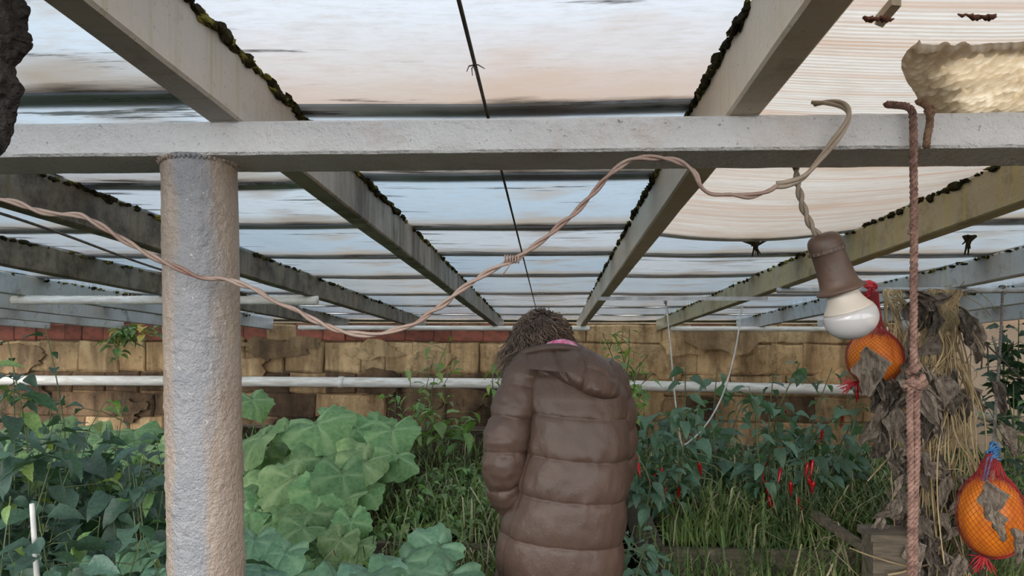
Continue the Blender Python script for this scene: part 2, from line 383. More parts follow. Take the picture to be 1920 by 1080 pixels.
# rafters -----------------------------------------------------------
SP = .8125; X0 = .2685
ang = math.atan(SL)
Y0R, Y1R = .45, 7.74
def moss_mesh(seed, n, x, ys, side, big):
    r = random.Random(seed); mb = MB()
    bm = bmesh.new(); bmesh.ops.create_icosphere(bm, subdivisions=2, radius=1)
    V = [v.co.copy() for v in bm.verts]; Fc = [tuple(v.index for v in f.verts) for f in bm.faces]; bm.free()
    for i in range(n):
        y = r.choice(ys) + r.gauss(0, .16); y = min(max(y, .35), 7.6)
        s = r.uniform(.35, 1)*big; c = Vector((x+side*r.uniform(-.3, 1.0)*s*.7, y, zroof(y)-r.uniform(.0, 1.3)*s))
        o = Vector((r.random()*50, r.random()*50, 0)); e = (r.uniform(.5, .9), r.uniform(1.2, 3.0), r.uniform(.6, 1.1))
        mb.add([c+Vector((v.x*e[0], v.y*e[1], v.z*e[2]))*s*(1+.75*N3(v*1.7+o)+.5*N3(v*4.5+o)) for v in V], Fc)
    return mb
RL = {-8: 'far left end', -7: 'second from the left end, low over the back wall', -6: 'third from the left end', -5: 'fourth from the left end',
      -4: 'carrying the end of the lumpy white pipe', -3: 'next beyond the brown stained one on the left', -2: 'brown stained and sagging left behind the round column',
      -1: 'broad and pale, crossing the top left above the round column', 0: 'pale, mossy, just right of the person\'s head', 1: 'ochre algae stained, behind the light bulb',
      2: 'grey, passing behind the dried vines', 3: 'grey and cream, third beyond the light bulb', 4: 'against the cream right wall'}
RMAT = {-1: 'rafter', 0: 'rafter_cream', 1: 'rafter_ochre', 2: 'rafter_grey', 3: 'rafter_grey', 4: 'rafter_grey', -2: 'rafter_dirty', -3: 'rafter_dirty', -4: 'rafter_grey', -5: 'rafter_grey', -6: 'rafter_grey', -7: 'rafter_grey', -8: 'rafter_grey'}
for kx in range(-8, 5):
    x = X0+kx*SP; L = (Y1R-Y0R)/math.cos(ang); mb = MB(); b = .004
    sec = [(b, 0), (RW-b, 0), (RW, b), (RW, RH-b), (RW-b, RH), (b, RH), (0, RH-b), (0, b)]
    nseg = 46; rings = []
    for i in range(nseg+1):
        s = i/nseg; Y = Y0R+(Y1R-Y0R)*s
        rings.append([Vector((x+u+.0025*N3((Y*3, u*40, kx)), Y+v*SL, zbot(Y)+v+.0025*N3((Y*3, v*40, kx+9)))) for u, v in sec])
    mb.loft(rings)
    t = thing('rafter', 'painted roof rafter, '+RL[kx], 'rafter', (x, Y0R, zbot(Y0R)), 'roof rafters')
    o = mb.build('bar', M[RMAT[kx]], t, False); o.location = -t.location
    if -5 <= kx <= 3:
        side = 1 if kx < 0 else -1
        xe = x+RW if kx < 0 else x
        nn = {-1: 260, 0: 200}.get(kx, 130)
        ys = [.6, .8, 1.0, 1.15, 1.3, 1.42, 1.9, 2.2, 2.9, 3.4, 3.7, 4.4, 5.0, 5.6, 6.2, 6.9]
        if kx == 0: ys = [1.12, 1.28, 1.34, 1.40, 1.42, 2.0, 2.1, 2.6, 3.0, 3.4, 3.9, 4.5, 5.2]
        m1 = moss_mesh(kx+50, nn, xe, ys, side, .008).build('moss', M['moss'], t); m1.location = -t.location; m1['kind'] = 'stuff'
        m2 = moss_mesh(kx+90, nn, xe, ys+[2.0, 2.1, 2.3], side, .010).build('moss', M['moss_dark'], t); m2.location = -t.location; m2['kind'] = 'stuff'

# roof panes --------------------------------------------------------
def foam_x(Y):
    py = 540-(zroof(Y)-CZ)/Y*F
    a, b = onroof(1680, py), onroof(1760, py); t = (Y-a.y)/(b.y-a.y) if abs(b.y-a.y) > 1e-6 else 0
    return onroof(left_at(py)+8, py).x
ledge = [(55, 1735), (75, 1722), (92, 1700), (110, 1690), (125, 1690), (150, 1700), (165, 1712), (185, 1722), (212, 1738)]
def left_at(y):
    for (a, xa), (b, xb) in zip(ledge, ledge[1:]):
        if a <= y <= b: return xa+(xb-xa)*(y-a)/(b-a)
    return 1738
roof = link('ceiling', None); struct(roof, 'sloping roof of overlapping milky panes')
LAPS = [.42, .8, 1.465, 1.98, 2.70, 3.32, 4.1, 5.1, 6.18, 7.1, 7.95]
for kx in range(-8, 4):
    xa, xb = X0+kx*SP+RW/2-.012, X0+(kx+1)*SP+RW/2+.012
    laps = LAPS if kx != 0 else [.42, .7, .93, 2.80, 3.35, 4.1, 5.1, 6.18, 7.1, 7.95]
    if kx not in (-1, 0): laps = [laps[0]]+[q+R.uniform(-.09, .09) for q in laps[1:-1]]+[laps[-1]]
    for i in range(len(laps)-1):
        ya = laps[i]-.05; yb = laps[i+1]+.02
        hole = kx == 0 and i == 2; L = yb-ya; nx, ny = (30, 60) if hole else (10, 8); th = .005; top = []; bot = []
        rib = kx == 0 and i == 2
        sagA = .038 if rib else (.012 if kx == 0 else .006)
        tilt = .010
        for v in range(ny+1):
            for u in range(nx+1):
                fx = u/nx; fy = v/ny; Y = ya+L*fy
                sag = sagA*math.sin(math.pi*fx)*(.35+.65*(fy if rib else .5)) + .003*N3((fx*3+kx*7, Y*2, i))
                z = zroof(Y)+.003+tilt*fy - sag + .0085*(1 if (i % 2 == 0 and False) else 0)
                p = Vector((xa+(xb-xa)*fx, Y, z)); bot.append(p); top.append(p+Vector((0, 0, th)))
        mb = MB(); w = nx+1; nb = len(bot)
        q = [(v*w+u, (v+1)*w+u, (v+1)*w+u+1, v*w+u+1) for v in range(ny) for u in range(nx)]
        if hole: q = [f for f in q if not (1.16 < bot[f[0]].y < 1.40 and bot[f[0]].x > foam_x(bot[f[0]].y)+.05)]   # opening added above the foam so sky light brightens it
        mb.add(bot+top, q, 0)
        mb.f += [tuple(nb+a for a in reversed(f)) for f in q]; mb.mi += [1]*len(q)
        edge = [u for u in range(w)]+[v*w+nx for v in range(1, ny+1)]+[ny*w+u for u in range(nx-1, -1, -1)]+[v*w for v in range(ny-1, 0, -1)]
        e2 = edge[1:]+edge[:1]
        mb.f += [(a, b_, nb+b_, nb+a) for a, b_ in zip(edge, e2)]; mb.mi += [0]*len(edge)
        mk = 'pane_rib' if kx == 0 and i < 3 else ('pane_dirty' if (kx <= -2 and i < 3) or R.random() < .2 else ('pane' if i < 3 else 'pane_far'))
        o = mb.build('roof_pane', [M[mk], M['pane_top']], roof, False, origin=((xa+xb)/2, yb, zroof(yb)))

# main beam and column ---------------------------------------------
yb0 = 1.15; bw = .111; bh = .0545; ct, st_ = math.cos(ang), math.sin(ang)
def beam_pt(x, a, h):  # a along the fall, h perpendicular up; origin = lower front edge
    return Vector((x, yb0+a*ct+h*st_, zbot(yb0)-bh/ct*1.0 - a*st_ + h*ct))
b = .004; sec = [(0, b), (b, 0), (bw-b, 0), (bw, b), (bw, bh-b), (bw-b, bh), (b, bh), (0, bh-b)]
sec = [(0, .012), (0, b), (b, 0), (bw-b, 0), (bw, b), (bw, bh-b), (bw-b, bh), (b, bh), (0, bh-b), (0, .042), (0, .032), (0, .022)]
mb = MB(); rings = []; nx = 700
for i in range(nx+1):
    x = XL+.1+(XR-XL-.2)*i/nx
    rings.append([beam_pt(x, a, h)+Vector((0, -1, 0))*(.0016*N3((x*25, h*130, 0))+.0012*N3((x*70, h*90, 4)))+Vector((0, 0, .0012*N3((x*20, a*30, 7)))) for a, h in sec])
mb.loft(rings)
beam = tag(mb.build('cross_beam', M['beam'], origin=(0, 1.2, zbot(1.2)-.05), sharp=math.radians(32)), 'thick grey-white painted horizontal beam on the round column, under the rafters', 'beam')

ctop = atY(374.5, 300, 1.207); cbot = atY(387.5, 1080, 1.207)
dirc = (cbot-ctop)/(cbot.z-ctop.z)
mb = MB(); rings = []; nz, na = 420, 120; rc = .0592
for i in range(nz+1):
    z = 1.885 - 1.885*i/nz*1.0
    c = ctop + dirc*(z-ctop.z)
    ring = []
    for q in range(na):
        w = 2*math.pi*q/na; dx, dy = math.cos(w), math.sin(w)
        zz = z
        # the pipe is cut to the sloping underside of the beam
        patch = min(1, max(0, N3((dx*1.3+1, dy*1.3+8, z*1.6))*2+.55+.5*(-dy)))*1.5
        h = .0004*N3((dx*9, dy*9, z*60)) + patch*(.0022*max(0, N3((dx*6, dy*6, z*95))-.05) + .0030*max(0, N3((dx*5+3, dy*5, z*60))-.18)) + .001*N3((dx*2, dy*2, z*9))
        y = c.y+dy*(rc+h)
        zt = zbot(yb0)-bh/ct - (y-yb0)*SL + .004
        ring.append(Vector((c.x+dx*(rc+h), y, min(zz, zt))))
    rings.append(ring)
mb.loft(rings)
colm = thing('column', 'round steel column with lumpy grey-beige paint, at the left', 'column', (cbot.x, cbot.y, 0))
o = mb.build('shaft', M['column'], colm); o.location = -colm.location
mb = MB()                                         # weld bead where the pipe meets the beam
for kx in range(26):
    w = math.pi+math.pi*kx/25; p = Vector((ctop.x+math.cos(w)*rc*1.02, ctop.y+math.sin(w)*rc*1.02, 0)); p.z = zbot(yb0)-bh/ct-(p.y-yb0)*SL
    pts = [p+Vector((0, 0, -.006)), p, p+Vector((0, 0, .003))]; mb.tube(pts, [.001, .004+.003*R.random(), .001], 6)
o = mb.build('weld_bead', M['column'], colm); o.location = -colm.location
# ------------------------------------------------------------------ pipes, bars and poles
def pipe(name, pts, r, mat, label, cat, n=16, lump=0, bands=None):
    mb = MB(); P = resample([Vector(p) for p in pts], .05 if not lump else .012)
    rs = [r*(1+lump*N3((p.x*40, p.y*40, i*.7))) for i, p in enumerate(P)]
    mb.tube(P, rs, n); t = thing(name, label, cat, P[0])
    o = mb.build('tube', M[mat], t); o.location = -P[0]
    for c, d in (bands or []):
        m2 = MB(); c = Vector(c); d = Vector(d).normalized(); m2.tube([c-d*.03, c-d*.028, c+d*.028, c+d*.03], [r, r*1.14, r*1.14, r], n); m2.build('joint', M[mat], t).location = -P[0]
    return t
yp = YW-.16
pa = [atY(-30, 713, yp), atY(300, 714, yp), atY(940, 719, yp), atY(1300, 725, yp), atY(1690, 733, yp)]
pipe('heating_pipe', pa, .052, 'pipe', 'white painted heating pipe running along the back wall at mid height', 'pipe', 20, bands=[(atY(1355, 726, yp), (1, 0, .01)), (atY(640, 716.5, yp), (1, 0, 0))])
corner = pa[-1]
pipe('side_pipe', [Vector((corner.x+.02, yp-.12, corner.z)), Vector((corner.x-.02, 1.2, corner.z-.02))], .045, 'pipe_old', 'weathered grey pipe along the cream right wall', 'pipe', 20)
mb = MB()
for x in (-5.9, -3.0, -.2, 2.4):
    pass
yl = 6.35
pipe('low_pipe', [atY(560, 850, yl), atY(900, 856, yl), atY(1280, 864, yl), atY(1700, 878, yl)], .045, 'pipe_old', 'tan weathered pipe low down among the chili plants near the ground', 'pipe', 16)
pp = lambda px, py: None
def under(x, Y, r): return Vector((x, Y, zbot(Y)-r))
pipe('hanging_pole', [under(X0+SP-.01, 3.6, .014), under(XR-.02, 3.6, .014)], .014, 'galv', 'grey metal pole under the rafters carrying dried vines and netted pumpkins', 'pole', 12)
mb = MB(); p0, p1 = under(X0-.02, 4.06, .010), under(X0+SP+RW+.02, 4.06, .010)
mb.box((p0+p1)/2, (p1.x-p0.x, .035, .020)); tag(mb.build('flat_bar', M['galv'], None, False, origin=p0), 'flat grey bar spanning two rafters above the hanging white strings', 'bar')
pipe('lumpy_pipe', [under(X0-4*SP-.03, 4.03, .024), under(X0-2*SP+.08, 4.03, .024)], .024, 'pipe', 'rough lumpy white pipe under the rafters on the left', 'pipe', 14, lump=.16)
pipe('white_conduit', [under(X0-3*SP-.2, 6.9, .022), under(X0-1*SP+.9, 6.9, .022)], .022, 'pipe', 'thin white pipe across the rafter ends left of the person', 'pipe', 10)
pipe('white_conduit', [under(X0+1.02*SP, 6.9, .022), under(X0+3.4*SP, 6.9, .022)], .022, 'pipe', 'thin white pipe across the rafter ends on the right, over the flaking wall', 'pipe', 10)

# wires under the roof -----------------------------------------------
mb = MB(); a = onroof(862, 0, -.05); pts = []
xw = a.x
for i in range(60):
    Y = -.8+i*8.2/59; pts.append(Vector((xw+.0*Y, Y, zroof(Y)-.055-.01*math.sin(i*.9)*0)))
mb.tube(pts, .0032, 6); t = thing('roof_wire', 'straight rusty wire running under the middle roof bay towards the wall', 'wire', pts[0])
mb.build('wire', M['wire'], t).location = -pts[0]
mb = MB(); kp = Vector((xw, 1.09, zroof(1.09)-.055))
for q in range(5):
    d = Vector((R.uniform(-1, 1), R.uniform(-.4, .4), R.uniform(-1, .6))).normalized(); mb.tube([kp, kp+d*.008+Vector((-.003, 0, .003)), kp+d*.016], [.0012, .001, .0006], 4)
mb.build('frayed_knot', M['twine'], t).location = -pts[0]
mb = MB(); P = [atY(-40, 392, 1.9), atY(0, 400, 1.9), atY(120, 440, 2.2), atY(300, 505, 2.9), atY(470, 552, 3.8)]
mb.tube(spline(P, 10), .0045, 6); tag(mb.build('left_wire', M['twine'], origin=P[0]), 'thin mossy cord sloping across the left bays behind the column', 'cord')

# electric cable -----------------------------------------------------
YC = 1.125
cab = [(-70, 366, 1.06), (-20, 374, 1.06), (30, 380, 1.06), (80, 398, 1.06), (140, 402, 1.07), (180, 418, 1.07), (240, 455, 1.08), (300, 488, 1.09), (376, 518, 1.105), (450, 532, 1.12), (520, 565, YC), (600, 606, YC), (640, 620, YC), (690, 628, YC), (740, 620, YC),
       (790, 598, YC), (830, 572, YC), (880, 532, YC), (930, 502, YC), (980, 478, YC), (1040, 430, YC), (1085, 392, YC), (1130, 342, YC), (1165, 310, YC), (1200, 297, YC), (1240, 297, YC), (1275, 304, YC), (1300, 322, YC), (1318, 350, YC), (1345, 365, YC), (1400, 368, YC), (1440, 361, YC), (1456, 347, YC)]
P = spline([atY(*c) for c in cab], 8)
mb = MB(); twisted(mb, P, .0027, .0026, 2, .085, 6, .007, wob=3)
cb = thing('electric_cable', 'sagging twisted beige electric cable strung in front of the column up to the beam', 'cable', P[0])
mb.build('wire_pair', M['cable'], cb).location = -P[0]
mb = MB(); kp = atY(962, 486, YC)
for q in range(6):
    w0 = q*.7; mb.tube([kp+Vector((-.012+q*.004, .006*math.cos(w+w0), .006*math.sin(w+w0))) for w in [i*math.pi/4 for i in range(9)]], .0014, 5)
mb.tube([kp, kp+Vector((-.006, -.004, -.01)), kp+Vector((-.016, -.004, -.024))], .0011, 5)
mb.build('tape_knot', M['cable'], cb).location = -P[0]
cab2 = [(1456, 347, YC), (1475, 345, YC), (1505, 332, YC), (1530, 305, YC), (1552, 280, YC), (1575, 250, YC), (1590, 220, YC), (1588, 205, 1.13), (1575, 195, 1.145), (1550, 192, 1.17), (1525, 194, 1.19)]
P2 = spline([atY(*c) for c in cab2], 8)
mb = MB(); twisted(mb, P2, .0034, .0030, 2, .2, 6, .006, wob=2)
mb.build('wire_pair', M['cable_grey'], cb).location = -P[0]

# hanging lamp ---------------------------------------------------------
YB = 1.285
P = spline([atY(*c) for c in [(1492, 250, YB), (1492, 312, YB), (1496, 345, YB), (1507, 392, YB), (1522, 425, YB), (1537, 444, YB)]], 8)
lamp = thing('hanging_lamp', 'bare white light bulb in a brown socket hanging tilted from a twisted cord', 'lamp', atY(1610, 632, YB))
mb = MB(); twisted(mb, P, .0036, .0034, 2, .05, 6, .005, wob=1)
mb.build('cord', M['cable_grey'], lamp).location = -lamp.location
A = atY(1540, 438, YB); B = atY(1609, 634, YB); ax = (B-A); L = ax.length; s = L/201
Mx = Matrix.Translation(A) @ ax.to_track_quat('Z', 'Y').to_matrix().to_4x4() @ Matrix.Scale(s, 4)
def lathe_part(name, prof, mat, parent, n=40):
    mb = MB(); mb.lathe(prof, n, Mx); o = mb.build(name, mat, parent); return o
so = lathe_part('socket', [(0, 10), (2, 19), (5, 24.5), (10, 28.5), (17, 30.5), (28, 31), (37, 30.5), (39, 29.5), (60, 30.5), (84, 32.5), (97, 34.5), (103, 39), (106, 43), (109, 43.5), (111, 41), (110, 30)], M['socket'], lamp); so.location = -lamp.location
mb = MB(); mb.lathe([(29, 30), (29.5, 33), (36, 33.5), (36.5, 30)], 40, Mx)
for q in range(22):
    w = 2*math.pi*q/22; mb.box((33.4*math.cos(w), 33.4*math.sin(w), 32.8), (1.6, 3.0, 5), Mx)
mb.build('collar', M['socket'], so, False)
bl = lathe_part('bulb_base', [(104, 24), (109, 26.5), (118, 28), (128, 31.5), (137, 37), (143, 41.5), (147, 44)], M['bulb_base'], lamp); bl.location = -lamp.location
bd = lathe_part('bulb_dome', [(147, 44), (152, 46.4), (160, 47.8), (168, 47.4), (177, 44.5), (185, 39), (192, 31), (197, 21), (200, 10), (201, 1)], M['bulb_dome'], lamp, 48); bd.location = -lamp.location

# ropes ------------------------------------------------------------------
def knot(c, r, rs, mb, seed, turns=9):
    q = random.Random(seed)
    for i in range(turns):
        nrm = Vector((q.gauss(0, .5), q.gauss(0, .4), q.gauss(0, 1))).normalized(); a = nrm.orthogonal().normalized(); b = nrm.cross(a)
        cc = c+Vector((q.gauss(0, .3), q.gauss(0, .25), q.gauss(0, .8)))*r
        mb.tube([cc+(a*math.cos(w)+b*math.sin(w))*r*q.uniform(.75, 1.1) for w in [j*math.pi/6 for j in range(13)]], rs, 6)
yr = 1.135
P = spline([atY(*c) for c in [(1662, 196, 1.20), (1680, 197, 1.17), (1705, 202, yr), (1712, 225, yr), (1713, 320, yr), (1714, 420, yr), (1713, 560, yr), (1713, 700, yr)]], 10)
rope = thing('hanging_rope', 'long pink-brown braided rope hanging from the beam with a knot at pumpkin height', 'rope', atY(1712, 1100, yr))
mb = MB(); twisted(mb, P, .0030, .0032, 3, .026, 6, .004); mb.build('cord', M['rope'], rope).location = -rope.location
mb = MB(); kc = atY(1716, 712, yr); knot(kc, .0105, .0042, mb, 3, 8); mb.build('knot', M['rope'], rope).location = -rope.location
mb = MB(); kc = atY(1713, 425, yr); knot(kc, .004, .0025, mb, 5, 4); mb.build('knot', M['rope'], rope).location = -rope.location
mb = MB()
for dx, x2 in ((-6, -4), (6, 3)):
    P = spline([atY(*c) for c in [(1716+dx, 712, yr), (1712+dx, 760, yr), (1713+dx, 850, yr), (1712+x2, 950, yr), (1711+x2, 1040, yr), (1711+x2, 1150, yr)]], 8)
    twisted(mb, P, .0028, .0030, 3, .024, 6, .004)
mb.build('doubled_cord', M['rope'], rope).location = -rope.location
mb = MB(); kc = atY(1711, 1090, yr); knot(kc, .008, .003, mb, 12, 3); mb.build('knot', M['rope'], rope).location = -rope.location
P = spline([atY(*c) for c in [(1722, 190, 1.19), (1735, 196, 1.16), (1743, 206, yr), (1743, 235, yr), (1739, 255, yr), (1737, 276, yr)]], 8)
mb = MB(); twisted(mb, P, .0030, .0032, 3, .024, 6, .004); knot(atY(1744, 206, yr), .005, .003, mb, 8, 5)
tag(mb.build('rope_end', M['rope_brown'], origin=P[-1]), 'short brown rope end looped over the beam beside the long pink rope', 'rope')

# white strings from the flat bar ------------------------------------------
ys = 4.06
P1 = spline([atY(*c) for c in [(1248, 562, ys), (1257, 650, ys), (1265, 740, ys), (1275, 820, ys), (1279, 836, ys), (1278, 880, ys), (1278, 965, ys)]], 8)
P2 = spline([atY(*c) for c in [(1392, 572, ys), (1378, 660, ys), (1355, 740, ys), (1325, 795, ys), (1295, 826, ys), (1279, 836, ys)]], 8)
t = thing('white_string', 'thin white string looped from the flat bar, its end hanging among the chilies', 'string', P1[-1])
for P, nm in ((P1, 'strand'), (P2, 'loop')):
    mb = MB(); mb.tube(P, .0042, 6); mb.build(nm, M['string'], t).location = -P1[-1]
mb = MB(); knot(atY(1248, 568, ys), .008, .002, mb, 2, 5); mb.tube([atY(1248, 562, ys), atY(1254, 590, ys-.02)], .0015, 4); mb.build('knot', M['twine'], t).location = -P1[-1]

# insulation sheet under the roof, top right ----------------------------------
mb = MB(); nu, nv = 300, 110; grid = []
lumps = []
for j in range(nv+1):
    py = 76+(214-76)*j/nv
    for i in range(nu+1):
        p0, p1 = onroof(left_at(py), py, -.012), onroof(2000, py, -.012)
        p = p0+(p1-p0)*((1.088-p0.x)/(p1.x-p0.x))*(i/nu); v = noise.voronoi(Vector((p.x*88, p.y*52, 0)))[0][0]
        edge = min(1, i/4)*min(1, (nv-j)/2+.2)*min(1, j/2+.2)
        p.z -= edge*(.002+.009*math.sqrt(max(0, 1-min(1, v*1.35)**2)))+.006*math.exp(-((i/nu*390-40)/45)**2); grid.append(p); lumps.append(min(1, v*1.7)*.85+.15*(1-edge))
w = nu+1; mb.add(grid, [(j*w+i, j*w+i+1, (j+1)*w+i+1, (j+1)*w+i) for j in range(nv) for i in range(nu)])
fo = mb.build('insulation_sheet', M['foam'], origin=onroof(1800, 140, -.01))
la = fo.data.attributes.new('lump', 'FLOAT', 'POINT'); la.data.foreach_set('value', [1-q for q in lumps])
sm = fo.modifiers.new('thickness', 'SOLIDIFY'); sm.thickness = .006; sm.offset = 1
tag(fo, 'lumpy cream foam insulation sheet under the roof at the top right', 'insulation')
mb = MB(); q0, q1 = onroof(1640, 30, -.004), onroof(1672, -8, -.004); q2, q3 = onroof(1690, -6, -.004), onroof(1655, 36, -.004)
mb.add([q0, q1, q2, q3]+[p+Vector((0, 0, -.012)) for p in (q0, q1, q2, q3)], [(0, 1, 2, 3), (7, 6, 5, 4), (0, 4, 5, 1), (1, 5, 6, 2), (2, 6, 7, 3), (3, 7, 4, 0)])
tag(mb.build('wood_scrap', M['render_grey'], None, False, origin=q0), 'short pale wood scrap lying under the ribbed pane, top right', 'scrap')
for (xa, xb, yy, sd, lb) in ((1625, 1668, 33, 1, 'shorter rust-red moss streak by the pale wood scrap under the roof'), (1802, 1862, 29, 2, 'longer rust-red moss streak on the roof pane at the top right')):
    mb = MB(); q = random.Random(sd)
    for i in range(16):
        p = onroof(xa+(xb-xa)*q.random(), yy+q.uniform(-3, 3), -.026); mb.tube([p+Vector((-.006, 0, 0)), p+Vector((0, q.uniform(-.003, .003), -.003)), p+Vector((.006, 0, 0))], [.001, q.uniform(.002, .004), .001], 5)
    tag(mb.build('rust_debris', M['brick'], origin=onroof(xa, yy)), lb, 'debris')

# hanging bark at the top left --------------------------------------------------
prof = [(-120, 42), (0, 40), (60, 42), (90, 36), (105, 30), (125, 18), (140, 22), (150, 36), (165, 38), (185, 32), (215, 28), (250, 24), (270, 18), (285, 8), (290, 1)]
mb = MB(); rings = []
Yk = .72; m_ = .72/1400
for i in range(121):
    py = -120+410*i/120
    for (a, ra), (b, rb) in zip(prof, prof[1:]):
        if a <= py <= b: r = ra+(rb-ra)*(py-a)/(b-a)
    c = atY(3+6*math.sin(py*.02), py, Yk); ring = []
    for q in range(36):
        w = 2*math.pi*q/36; d = Vector((math.cos(w), math.sin(w)*.7, 0)); k2 = 1+.35*N3((d.x*2, d.y*2, py*.03))+.28*N3((d.x*5, d.y*5, py*.09))
        ring.append(c+d*r*m_*k2+Vector((0, 0, .004*N3((d.x*4, d.y*4, py*.1)))))
    rings.append(ring)
mb.loft(rings); tag(mb.build('hanging_bark', M['bark'], origin=atY(3, -120, Yk)), 'dark ragged clump of bark hanging at the top left corner', 'bark')
for (px, py, Yq, lb) in ((1815, 450, 4.6, 'small dark rag of debris hanging from the roof right of the rope'), (1416, 480, 2.9, 'black tangle of debris hanging from the end of the ribbed pane')):
    mb = MB(); q = random.Random(px); c = onroof(px, py-8 if px > 1500 else 446, -.004)
    for i in range(14):
        d = Vector((q.gauss(0, .16), q.gauss(0, .1), -abs(q.gauss(1.0, .5)))); mb.tube([c+Vector((q.gauss(0, .012 if px > 1500 else .03), 0, 0)), c+d*.02, c+d*.04+Vector((q.gauss(0, .01), 0, 0))], [.006, .005, .002], 5)
    tag(mb.build('hanging_debris', M['moss_dark'], origin=c), lb, 'debris')
# ------------------------------------------------------------------ person
YP = 2.82
person = thing('person', 'person seen from behind in a long quilted brown hooded coat, head bowed, hand in pocket', 'person', (atY(1050, 1080, YP).x, YP, 0))
PL = person.location.copy()
def ppart(mb, name, mats, parent=None, smooth=True):
    o = mb.build(name, mats, parent or person, smooth)
    if parent is None: o.location = -PL
    return o
k = NT('coat')
cc = k.mix(k.ramp(k.noise(6, 4), .3, .7), (.090, .055, .041), (.068, .042, .031))
wr = k.math('ADD', k.noise(22, 5, .65, stretch=(1.6, 1.6, .8)), k.math('MULTIPLY', k.noise(70, 3, .6), .35))
M['coat'] = k.done(k.bsdf(cc, .46, 0, k.bump(wr, .30, .012), .40))
k = NT('hair'); at = k.n('Attribute'); at.attribute_name = 'tone'
hc = k.mix(at.outputs['Fac'], (.035, .023, .017), (.27, .185, .13)); M['hair'] = k.done(k.bsdf(hc, .45, 0, None, .5))

def interp(tab, x):
    if x <= tab[0][0]: return tab[0][1:]
    for a, b in zip(tab, tab[1:]):
        if a[0] <= x <= b[0]:
            t = (x-a[0])/(b[0]-a[0]); t = t*t*(3-2*t)*.4+t*.6
            return tuple(u+(v-u)*t for u, v in zip(a[1:], b[1:]))
    return tab[-1][1:]
#      py    cx   halfw halfd  Y
TOR = [(640, 1046, 30, 38, 2.96), (650, 1048, 46, 48, 2.95), (664, 1053, 66, 58, 2.94), (682, 1060, 84, 64, 2.93), (705, 1068, 94, 70, 2.91), (740, 1076, 97, 76, 2.89), (780, 1079, 97, 80, 2.87),
       (850, 1078, 100, 84, 2.85), (920, 1068, 107, 86, 2.83), (1000, 1052, 118, 88, 2.82), (1080, 1046, 118, 90, 2.82), (1170, 1044, 122, 94, 2.82), (1190, 1044, 122, 94, 2.82)]
SEAMS = [600, 700, 772, 848, 921, 1000, 1076, 1150, 1200]
def puff(v, seams):
    for a, b in zip(seams, seams[1:]):
        if a <= v < b: t = (v-a)/(b-a); return math.sin(math.pi*t)**.42
    return 0
mb = MB(); rings = []; na = 144; nz = 260
for i in range(nz+1):
    py = 640+(1186-640)*i/nz; cx, hw, hd, Yc = interp(TOR, py); c = atY(cx, py, Yc); mpp = Yc/F; ring = []
    for q in range(na):
        w = 2*math.pi*q/na; cw, sw = math.cos(w), math.sin(w); e = 2/2.35
        ux = math.copysign(abs(cw)**e, cw); uy = math.copysign(abs(sw)**e, sw)
        lean = py-.075*hw*ux - (4*math.sin(w*3) if False else 0)
        p = puff(lean, SEAMS)
        amp = .075 if py > 690 else .03
        rr = 1+amp*(p-.75)
        # side seams
        for w0 in (math.pi*1.18, math.pi*1.92):
            dd = abs(w-w0); rr -= .028*math.exp(-(dd/.035)**2)
        wx, wz = ux*hw*mpp, py*.002
        wrk = .008*(1-p)*N3((wx*45, uy*4, wz*14)) + .0045*N3((wx*9+wz*7, uy*2, wz*11-wx*5))+.0025*N3((wx*30, uy*6, wz*20))
        # diagonal drag folds on the back
        if sw < 0 and 760 < py < 920: wrk += .006*N3((wx*16-wz*16, 1, wz*4+wx*4))*(1-abs(py-840)/80)
        ring.append(c+Vector((ux*(hw*mpp*rr+wrk), uy*(hd*mpp*rr+wrk), 0)))
    rings.append(ring)
mb.loft(rings)
coat = ppart(mb, 'coat', M['coat'])

def sleeve(pts, seams, name):
    """pts: px, py, Y, radius px"""
    cen = spline([atY(a, b, c) for a, b, c, r in pts], 26); rr = []
    for (a, b) in zip(pts, pts[1:]):
        rr += [a[3]+(b[3]-a[3])*k/26 for k in range(26)]
    rr.append(pts[-1][3]); m = len(cen); rings = []; ax_ = Vector((1, 0, 0))
    pys = [540-(p.z-CZ)*F/p.y for p in cen]
    for i, p in enumerate(cen):
        t = (cen[min(i+1, m-1)]-cen[max(i-1, 0)]).normalized(); a = (ax_-t*ax_.dot(t)).normalized(); b = t.cross(a); ring = []
        for q in range(56):
            w = 2*math.pi*q/56; v = pys[i]+.10*rr[i]*math.cos(w); pf = puff(v, seams); mpp = p.y/F
            r = rr[i]*mpp*(1+.16*(pf-.75)) + .006*(1-pf)*N3((math.cos(w)*5, math.sin(w)*5, i*.10)) + .005*N3((math.cos(w)*2.2, math.sin(w)*2.2, i*.16))
            r -= .004*math.exp(-((w-5.0)/.09)**2)
            ring.append(p+(a*math.cos(w)+b*math.sin(w)*1.12)*r)
        rings.append(ring)
    mb = MB(); mb.loft(rings); return mb
sl = sleeve([(1002, 676, 2.90, 26), (984, 705, 2.87, 38), (968, 760, 2.84, 43), (952, 820, 2.81, 44), (946, 870, 2.80, 42), (950, 915, 2.82, 38), (962, 950, 2.86, 29), (975, 966, 2.90, 16)], [600, 728, 788, 846, 902, 944, 990], 'sleeve')
ppart(sl, 'sleeve', M['coat'], coat)
sl = sleeve([(1120, 690, 2.95, 30), (1140, 720, 2.95, 40), (1150, 780, 2.96, 42), (1151, 840, 2.98, 42), (1150, 880, 3.0, 40), (1140, 920, 3.02, 34), (1125, 950, 3.04, 24)], [600, 750, 800, 850, 895, 940, 990], 'sleeve')
ppart(sl, 'sleeve', M['coat'], coat)

